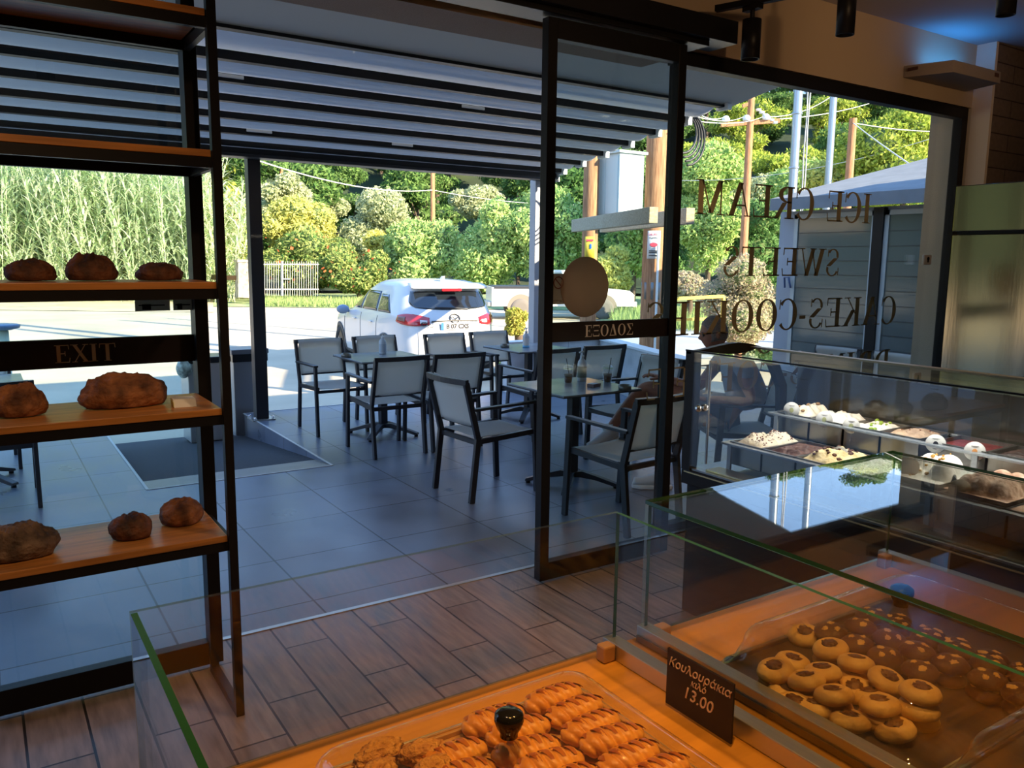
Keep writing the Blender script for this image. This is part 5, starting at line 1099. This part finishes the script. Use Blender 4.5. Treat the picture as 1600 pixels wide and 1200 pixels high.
wire('pale stay wire from the short pole down to the shed roof', P2+Vector((0, 0, z2-.1)), atD(1450, 276, 12), .02, .012); wire('level wire from the short pole to the right', P2+Vector((0, 0, z2-.1)), atD(1480, 206, 19), .05, .012)
wire('thin slack wire crossing before the trees', atD(1060, 282, 30), atD(1460, 215, 24), .35, .010)
wire('long pale cable sweeping down under the pergola beam to the bush pole', atD(330, 225, 24), fpoles[2][1]+Vector((0, 0, atD(676, 297, 44).z)), .5, .025); wire('thin cable from the bush pole to the right', fpoles[2][1]+Vector((0, 0, atD(676, 297, 44).z)), atD(900, 320, 46), .2, .018)
mb = MB()
for k in range(4): mb.tube([atD(1068+3*k, 176, 8.3)+Vector((.25*sin(t_*pi/10)*(1+.06*k), 0, -.25*(1-cos(t_*pi/10))*(1+.10*k)))*.8 for t_ in range(11)], .012, 6)
tag(mb.build('cable_loop', anthr), 'loop of dark cables hanging at the right end of the pergola roof', 'cable')
# ================================================================ SHED
SX = 8.0; sd = thing('shed', 'grey shed with sliding glass doors and sloping roof beside the terrace', 'shed', (0, 0, 0))
shm = mat('shed_grey', (.33, .36, .40), .7, var=.05, vscale=3); YE = atX(1216, 400, SX).y; YN = 3.7
ef = atX(1205, 330, SX-.2)
mb = MB(); mb.box(SX, SX+3, YN, YE, GZ, ef.z); mb.build('shed_body', shm, sd)
mb = MB(); mb.prism([(SX-.25, ef.z), (SX+3.2, ef.z+.75), (SX+3.2, ef.z+.90), (SX-.25, ef.z+.135)], 'y', YN-.1, atX(1203, 322, SX-.25).y); mb.build('roof', mat('shed_roof', (.24, .245, .25), .95, spec=.1, var=.08, vscale=5, bump=.2), sd)
y1_, y2_, y3_ = atX(1242, 400, SX).y, atX(1366, 400, SX).y, atX(1382, 400, SX).y
refl = mat('shed_door_glass', (.10, .12, .11), .12, spec=.9, bump=.04, bscale=6, stretch=(1, 1, 5)); dfr = mat('door_frame_pale', (.45, .48, .46), .45)
for a, b in ((y2_, y1_), (YN, y3_)):
    mb = MB(); mb.box(SX-.03, SX-.002, a, b, .05, ef.z-.04); mb.build('door_leaf', refl, sd)
    mb = MB(); mb.box(SX-.045, SX-.03, b-.05, b, .05, ef.z-.04); mb.box(SX-.045, SX-.03, a, a+.03, .05, ef.z-.04); mb.box(SX-.045, SX-.03, a, b, ef.z-.09, ef.z-.04); mb.box(SX-.045, SX-.03, a, b, 0, .06); mb.build('door_frame', dfr, sd)
    mb = MB(); z = .22
    while z < ef.z-.12: mb.box(SX-.034, SX-.03, a, b, z, z+.006); z += .155
    mb.build('slat_reflections', anthr, sd)  # dark bars draw the slat reflections onto the door glass
mb = MB(); mb.box(SX-.07, SX-.002, y3_, y2_, .02, ef.z-.01); mb.build('centre_post', black, sd)
ph = atX(1231, 440, SX-.06); mb = MB(); mb.tube([(ph.x, ph.y-.04, ph.z-.07), (ph.x-.03, ph.y-.03, ph.z+.05), (ph.x-.03, ph.y+.03, ph.z+.05), (ph.x, ph.y+.04, ph.z-.07)], .012, 8); mb.build('handle', mat('handle_blue', (.06, .10, .22), .4), sd)
mb = MB(); mb.prism([(SX-.24, .0), (SX+.0, .0), (SX, GZ), (SX-.24, GZ)], 'y', YN, YE); mb.build('plinth', mat('plinth_grey', (.3, .3, .3), .8), sd)
# round table at far left
rt = thing('round_table', 'round dark topped pedestal table at the far left edge out in the sun', 'table', (atD(2, 505, 9.8).x, atD(2, 505, 9.8).y, GZ)); zt_ = atD(2, 508, 9.8).z-GZ
mb = MB(); mb.lathe([(0, zt_-.06), (.10, zt_-.06), (.19, zt_-.035), (.20, zt_), (.17, zt_+.01), (0, zt_+.015)], 32); mb.build('table_top', mat('blue_slate', (.10, .16, .24), .35), rt)
mb = MB(); mb.lathe([(0, 0), (.16, 0), (.16, .03), (.07, .08), (.07, zt_-.07), (0, zt_-.06)], 20); mb.build('pedestal', mat('pale_green_steel', (.55, .62, .45), .5), rt)
# ================================================================ GROUND COVER, ROAD EDGE, GATE
def depth_strip(nm, x0, x1, d0, d1, z, m, kind='structure'):
    mb = MB(); mb.open = 1
    def fn(u, v): px = x0+(x1-x0)*u; dd = d0+(d1-d0)*v; q = atD(px, 403, dd); q.z = z+.008*noise.noise(Vector((u*20, v*5, 0))); return q
    mb.grid(fn, 60, 8, smooth=False); return tag(mb.build(nm, m), kind=kind)
depth_strip('ground', -500, 330, 29.5, 60, GZ+.015, mat('dry_verge', (.55, .44, .27), .95, var=.15, vscale=1.5, bump=.4))
depth_strip('ground', 330, 1100, 33, 60, GZ+.02, mat('verge_green', (.28, .34, .14), .95, var=.3, vscale=2, bump=.4)); depth_strip('ground', 940, 1900, 24, 60, GZ+.025, MATS['verge_green'])
depth_strip('ground', 900, 1900, 14.5, 24, GZ+.03, mat('road_grey', (.38, .38, .38), .9, var=.08, vscale=1))
gt = thing('metal_gate', 'pale metal bar gate before the dark ivy bank across the yard', 'gate', (0, 0, 0)); DG = 36.5
mb = MB()
for k in range(30):
    px = 392+k*3.6; 
    if px > 499: break
    a, b = atD(px, 462, DG), atD(px, 408+(k % 2), DG); mb.tube([a, b], .013, 5)
mb.build('gate_bars', mat('gate_white', (.46, .44, .38), .5), gt)
mb = MB()
for py in (413, 452): mb.beam(atD(392, py, DG), atD(498, py, DG), .05, .06)
mb.beam(atD(441, 462, DG), atD(441, 408, DG), .08, .08); mb.beam(atD(440, 436, DG-.05), atD(454, 436, DG-.05), .05, .05); mb.build('gate_frame', MATS['gate_white'], gt)
mb = MB(); mb.beam(atD(406, 412, DG-.1), atD(406, 424, DG-.1), .30, .02); mb.build('gate_sign', mat('cream_sign', (.72, .66, .50), .6), gt)
mb = MB(); a, b = atD(380, 466, 35.6), atD(380, 410, 35.6); mb.beam(a, b, .55, .5); mb.beam(b, b+Vector((0, 0, .12)), .65, .6); tag(mb.build('stone_pillar', mat('stone', (.34, .29, .22), .9, var=.3, vscale=6, bump=.8, bscale=12)), 'rough stone pillar left of the metal gate', 'pillar')
yr_ = thing('yellow_barrier', 'yellow metal barrier by the road behind the seated man', 'barrier', (0, 0, 0)); ym_ = mat('barrier_yellow', (.80, .55, .08), .5); mb = MB()
mb.beam(atD(1048, 467, 13), atD(1130, 463, 13.6), .05, .05); mb.beam(atD(1048, 467, 13), atD(1046, 560, 13), .05, .05); mb.beam(atD(1130, 463, 13.6), atD(1128, 560, 13.6), .05, .05); mb.beam(atD(1048, 500, 13), atD(1130, 497, 13.6), .04, .04); mb.build('rails', ym_, yr_)
# ================================================================ VEGETATION
def leaves(name, blobs, n, size, m, parent=None, seed=1, asp=.45, hang=0, thick=.35):
    rg = np.random.default_rng(seed); B = np.array([[*c, *r] for c, r in blobs], float)
    wgt = (B[:, 3]*B[:, 4]+B[:, 4]*B[:, 5]+B[:, 3]*B[:, 5]); idx = rg.choice(len(B), n, p=wgt/wgt.sum())
    d = rg.normal(size=(n, 3)); d /= np.linalg.norm(d, axis=1)[:, None]
    rad = 1-thick*rg.random(n)**1.5; rad *= 1+.14*np.sin(d[:, 0]*9+idx*1.3)*np.sin(d[:, 2]*8+idx)*np.cos(d[:, 1]*7)
    P = B[idx, :3]+B[idx, 3:]*d*rad[:, None]
    a = rg.normal(size=(n, 3)); a[:, 2] -= hang; a /= np.linalg.norm(a, axis=1)[:, None]
    b = np.cross(a, d+rg.normal(size=(n, 3))*.7); b /= (np.linalg.norm(b, axis=1)[:, None]+1e-9)
    s = size*(.6+.8*rg.random(n))[:, None]
    V = np.stack([P-a*s*.5, P+b*s*asp*.5, P+a*s*.5, P-b*s*asp*.5], 1).reshape(-1, 3)
    me = bpy.data.meshes.new(name); me.vertices.add(n*4); me.vertices.foreach_set('co', V.ravel()); me.loops.add(n*4); me.loops.foreach_set('vertex_index', np.arange(n*4)); me.polygons.add(n)
    me.polygons.foreach_set('loop_start', np.arange(0, n*4, 4)); me.polygons.foreach_set('loop_total', np.full(n, 4)); me.update(); me.validate(); me.materials.append(m)
    o = bpy.data.objects.new(name, me); COL.objects.link(o)
    if parent: o.parent = parent
    return o
lm = {k: leafmat('leaf_'+k, *v) for k, v in dict(
    olive=((.38, .42, .22), (.60, .62, .36)), yellowgreen=((.42, .48, .14), (.66, .68, .24), (.75, .68, .2)), robinia=((.22, .40, .12), (.46, .62, .22), (.62, .70, .26)), dark=((.08, .18, .06), (.22, .36, .13)),
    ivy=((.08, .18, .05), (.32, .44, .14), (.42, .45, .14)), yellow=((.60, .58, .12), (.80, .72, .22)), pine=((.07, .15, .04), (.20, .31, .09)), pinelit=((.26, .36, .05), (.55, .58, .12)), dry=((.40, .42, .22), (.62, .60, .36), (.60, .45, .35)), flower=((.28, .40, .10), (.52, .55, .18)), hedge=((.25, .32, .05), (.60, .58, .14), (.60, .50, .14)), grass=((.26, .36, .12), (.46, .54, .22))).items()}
bark = mat('bark', (.10, .07, .05), .9, bump=.6, bscale=20); core = mat('crown_gap_shade', (.13, .18, .065), 1)  # core colour holds the shade seen in gaps between leaves
def bush(lb, xl, xr, yt, yb, dep, kind, n=9000, size=.2, seed=0, nm='bush', grp='bushes along the road', cat='bush', th=None, hang=0, sub=9):
    c = atD((xl+xr)/2, (yt+yb)/2, dep); rx = (xr-xl)/2/F*dep; rz = (yb-yt)/2/F*dep; ry = th or min(rx, rz)*1.1
    base = thing(nm, lb, cat, (c.x, c.y, GZ), 0, grp); rs = random.Random(seed+int(xl)); zc = c.z-GZ
    ex = Vector((rr.x, rr.y, 0)).normalized(); ey = Vector((-ex.y, ex.x, 0)); bl = []
    for k in range(sub):
        a = rs.uniform(0, 2*pi); q = rs.uniform(.25, .68); s = rs.uniform(.34, .55)
        ctr = ex*(cos(a)*q*rx)+ey*(rs.uniform(-.5, .5)*ry)+Vector((0, 0, zc+sin(a)*q*rz)); m_ = s*min(rx, rz)*1.15
        bl.append(((ctr.x, ctr.y, ctr.z), (m_*1.1, m_*1.1, m_*.9)))
    bl.append(((0, 0, zc-rz*.25), (rx*.62, rx*.62 if rx < ry*2 else ry, rz*.62)))
    leaves('foliage', bl, n, size, lm[kind], base, seed+7, hang=hang)
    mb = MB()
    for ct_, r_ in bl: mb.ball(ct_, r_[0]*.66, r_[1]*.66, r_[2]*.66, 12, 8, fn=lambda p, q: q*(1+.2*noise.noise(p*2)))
    mb.build('shade_core', core, base)  # dark balls inside the bush paint shade into the leaf gaps
    mb = MB(); mb.tube([(0, 0, 0), (.05, 0, zc*.5), (0, 0, zc)], .1, 8, rs=[.13, .10, .06]); mb.build('trunk', bark, base)
    return base
BL = [('tall pale olive tree beside the black terrace post', 392, 478, 248, 400, 44, 'olive', 12000, .20), ('shrub with red blossoms between shelf post and terrace post', 300, 395, 300, 458, 38.5, 'flower', 12000, .20),
 ('pale yellow green shrubs above the metal gate', 405, 520, 300, 400, 42, 'yellowgreen', 12000, .20), ('dark ivy covered bank behind the metal gate', 402, 560, 352, 462, 39, 'ivy', 16000, .18),
 ('rounded grey olive tree left of the car roof', 520, 640, 295, 400, 44, 'olive', 14000, .18), ('bright yellow shrub above the car', 560, 628, 362, 418, 41, 'yellow', 6000, .15), ('low ivy bush with red flowers left of the car', 480, 640, 390, 462, 38, 'ivy', 14000, .17),
 ('light green robinia right behind the car roof', 600, 715, 335, 452, 39, 'robinia', 13000, .20), ('broad light robinia above the pickup bed', 690, 810, 300, 455, 38, 'robinia', 16000, .20), ('tall darker tree behind the robinias by the grey post', 740, 880, 268, 430, 48, 'dark', 14000, .24),
 ('robinia seen through the left part of the right door', 800, 925, 290, 452, 37, 'robinia', 15000, .2), ('olive tree left of the bush pole', 430, 560, 292, 350, 50, 'olive', 9000, .2), ('olive tops right of the bush pole', 690, 800, 290, 345, 52, 'olive', 9000, .2),
 ('yellow green young tree between the two big poles', 925, 1000, 385, 462, 31, 'yellowgreen', 9000, .16), ('robinia crown behind the grey cabinet', 920, 1065, 235, 445, 36, 'robinia', 18000, .2), ('dark tree filling the gap behind the thick pole', 985, 1080, 330, 455, 42, 'dark', 9000, .22),
 ('tall light robinia right of the door stile', 1045, 1175, 205, 440, 33, 'robinia', 20000, .18), ('dark robinia behind the red power pole', 1120, 1240, 290, 450, 36, 'dark', 12000, .2), ('pale olive crown left of the steel pole', 1110, 1235, 275, 370, 40, 'olive', 9000, .2),
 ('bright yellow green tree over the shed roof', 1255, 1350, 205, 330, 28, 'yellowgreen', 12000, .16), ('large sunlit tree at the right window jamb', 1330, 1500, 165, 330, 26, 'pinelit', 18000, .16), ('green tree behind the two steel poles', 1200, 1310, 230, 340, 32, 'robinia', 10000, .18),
 ('feathery dry shrub behind the seated man', 1095, 1225, 395, 560, 14.5, 'dry', 22000, .06), ('low dry grass bush left of the feathery shrub', 1035, 1120, 425, 470, 26, 'dry', 9000, .12), ('small clipped hedge plant right of the car', 790, 828, 478, 530, 16, 'hedge', 6000, .06), ('low flowering plants beside the far table', 778, 852, 548, 606, 10.9, 'flower', 7000, .045)]
for i, b in enumerate(BL):
    t = bush(*b[:7], n=b[7], size=b[8], seed=i*3, hang=.4 if b[6] == 'robinia' else 0)
    if b[6] == 'flower' or i in (3, 6):
        c = atD((b[1]+b[2])/2, (b[3]+b[4])/2, b[5]); rx_ = (b[2]-b[1])/2/F*b[5]; rz_ = (b[4]-b[3])/2/F*b[5]
        leaves('blossoms', [((0, 0, c.z-GZ), (rx_*.95, rx_*.8, rz_*.9))], 90 if i > 20 else 70, .05 if i > 20 else .16, MATS['blossom_red'] if 'blossom_red' in MATS else leafmat('blossom_red', (.75, .10, .05), (.85, .25, .10)), t, i, asp=.9, thick=.3)
# hill
def hz(x, y):
    r = sqrt(x*x+y*y); t = min(1, max(0, (r-50)/85)); a = math.atan2(x, y)
    return GZ+.2+t*t*(3-2*t)*(25.5+5*sin(a*3+.4)+2*noise.noise(Vector((x*.03, y*.03, 0))))
mb = MB(); mb.open = 1
def hf(u, v): a = radians(-75+185*u); r = 48+110*v; x, y = r*sin(a), r*cos(a); return (x, y, hz(x, y))
mb.grid(hf, 90, 30); struct('hillside', mb, mat('hill_scrub', (.018, .03, .012), 1, col2=(.04, .06, .02), vscale=.3))
def pine_proto(seed, kind):
    t = thing('pine_tree', 'x', 'tree', (0, 0, 0), 0, 'pine trees on the hillside'); rs = random.Random(seed); bl = []
    for k in range(16): a = rs.uniform(0, 2*pi); q = rs.uniform(.2, 2.6); bl.append(((cos(a)*q, sin(a)*q, rs.uniform(2.6, 7.2)-q*.35), (rs.uniform(.9, 1.6),)*2+(rs.uniform(.45, .8),)))
    leaves('needles', bl, 7000, .34, lm[kind], t, seed, asp=.35, thick=.5)
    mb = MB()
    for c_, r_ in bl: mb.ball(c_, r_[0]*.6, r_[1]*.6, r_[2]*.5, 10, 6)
    mb.build('shade_core', core, t)  # dark filler balls, shade between the needles put into their colour
    mb = MB(); mb.tube([(0, 0, -1.2), (.15, .1, 3), (0, 0, 6.5)], .2, 8, rs=[.26, .18, .06])
    for c_, r_ in bl[:9]: mb.tube([(0.08, 0, max(1.5, c_[2]-1.6)), c_], .05, 5)
    mb.build('trunk', bark, t); return t
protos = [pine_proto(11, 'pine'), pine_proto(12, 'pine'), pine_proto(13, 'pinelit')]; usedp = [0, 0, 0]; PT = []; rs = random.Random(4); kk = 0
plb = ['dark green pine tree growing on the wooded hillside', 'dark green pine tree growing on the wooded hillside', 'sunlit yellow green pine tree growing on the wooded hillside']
for ring_ in range(9):
    r_ = 55+ring_*9.5; na = int(20+ring_*4)
    for j in range(na):
        a = radians(-14+96*(j+rs.uniform(.1, .9))/na); rj = r_+rs.uniform(-3, 3); x, y = rj*sin(a), rj*cos(a)
        if any((x-q_[0])**2+(y-q_[1])**2 < 19 for q_ in PT): continue
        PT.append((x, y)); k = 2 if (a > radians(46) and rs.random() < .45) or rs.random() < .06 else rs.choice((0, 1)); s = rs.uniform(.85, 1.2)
        loc = (x, y, hz(x, y)-.3); rz = rs.uniform(0, 6.28)
        if not usedp[k]: usedp[k] = 1; o = protos[k]; o.location = loc; o['label'] = plb[k]
        else: o = dup(protos[k], loc, rz, plb[k], 'pine trees on the hillside' if k < 2 else 'sunlit pines on the hillside')
        if k == 2: o['group'] = 'sunlit pines on the hillside'
        o.scale = (s, s, s*rs.uniform(.9, 1.15))
# reeds
rg = random.Random(9); V = []; FF = []
def ribbon(p, d, L, w, droop, seg=4):
    k = len(V); d = d.normalized(); s = d.cross(Vector((0, 0, 1))).normalized()*w/2; q = p.copy(); dd = d.copy()
    for i in range(seg+1):
        ww = (1-(i/seg)**1.6)*.95+.05; V.append(tuple(q-s*ww)); V.append(tuple(q+s*ww)); q = q+dd*(L/seg); dd = (dd+Vector((0, 0, -droop))).normalized()
    for i in range(seg): FF.append((k+2*i, k+2*i+1, k+2*i+3, k+2*i+2))
for i in range(760):
    px = rg.uniform(-170, 372); dp = rg.uniform(35.5, 41); b = atD(px, 403, dp); b.z = GZ
    if 366 < px and dp < 37.4: continue
    Hh = rg.uniform(5.2, 8.2) if px < 300 else rg.uniform(3.5, 5.5)
    lean = Vector((rg.uniform(-.30, .30), rg.uniform(-.25, .05), 1)).normalized(); az = rg.uniform(0, 6.28)
    k = len(V); sd_ = Vector((.012, 0, 0))
    for t in (0, .5, 1): q = b+lean*Hh*t; V.append(tuple(q-sd_)); V.append(tuple(q+sd_))
    FF.append((k, k+1, k+3, k+2)); FF.append((k+2, k+3, k+5, k+4))
    for j in range(24):
        t = .08+.92*j/24; az += 2.6+rg.uniform(-.4, .4); d = Vector((cos(az), sin(az), rg.uniform(.7, 1.5)))
        ribbon(b+lean*Hh*t, d, rg.uniform(.8, 1.5), rg.uniform(.06, .11), rg.uniform(.22, .5))
me = bpy.data.meshes.new('giant_reeds'); me.from_pydata(V, [], FF); me.materials.append(leafmat('leaf_reed', (.40, .54, .26), (.68, .78, .48), (.78, .78, .54), .35)); o = bpy.data.objects.new('giant_reeds', me); COL.objects.link(o)
tag(o, 'dense stand of tall giant reeds filling the left background', 'reeds', kind='stuff')
bush('leafy shrub filling the foot of the reeds at the left', 40, 260, 395, 470, 42, 'robinia', n=9000, size=.2, seed=77) ; bush('dark growth deep inside the reed bed', -160, 340, 215, 470, 44, 'dark', n=14000, size=.3, seed=78, sub=16)
# grass
V = []; FF = []
for i in range(9000):
    px = rg.uniform(392, 700); dp = rg.uniform(33.2, 38); b = atD(px, 403, dp); b.z = GZ+.02; ribbon(b, Vector((rg.uniform(-.4, .4), rg.uniform(-.4, .4), 1)), rg.uniform(.12, .38), .03, .2, 2)
for i in range(5000):
    px = rg.uniform(960, 1240); dp = rg.uniform(23, 30); b = atD(px, 403, dp); b.z = GZ+.06; ribbon(b, Vector((rg.uniform(-.4, .4), rg.uniform(-.4, .4), 1)), rg.uniform(.2, .6), .03, .2, 2)
me = bpy.data.meshes.new('verge_grass'); me.from_pydata(V, [], FF); me.materials.append(lm['grass']); o = bpy.data.objects.new('verge_grass', me); COL.objects.link(o)
tag(o, 'green grass growing on the verge across the yard', 'grass', kind='stuff')
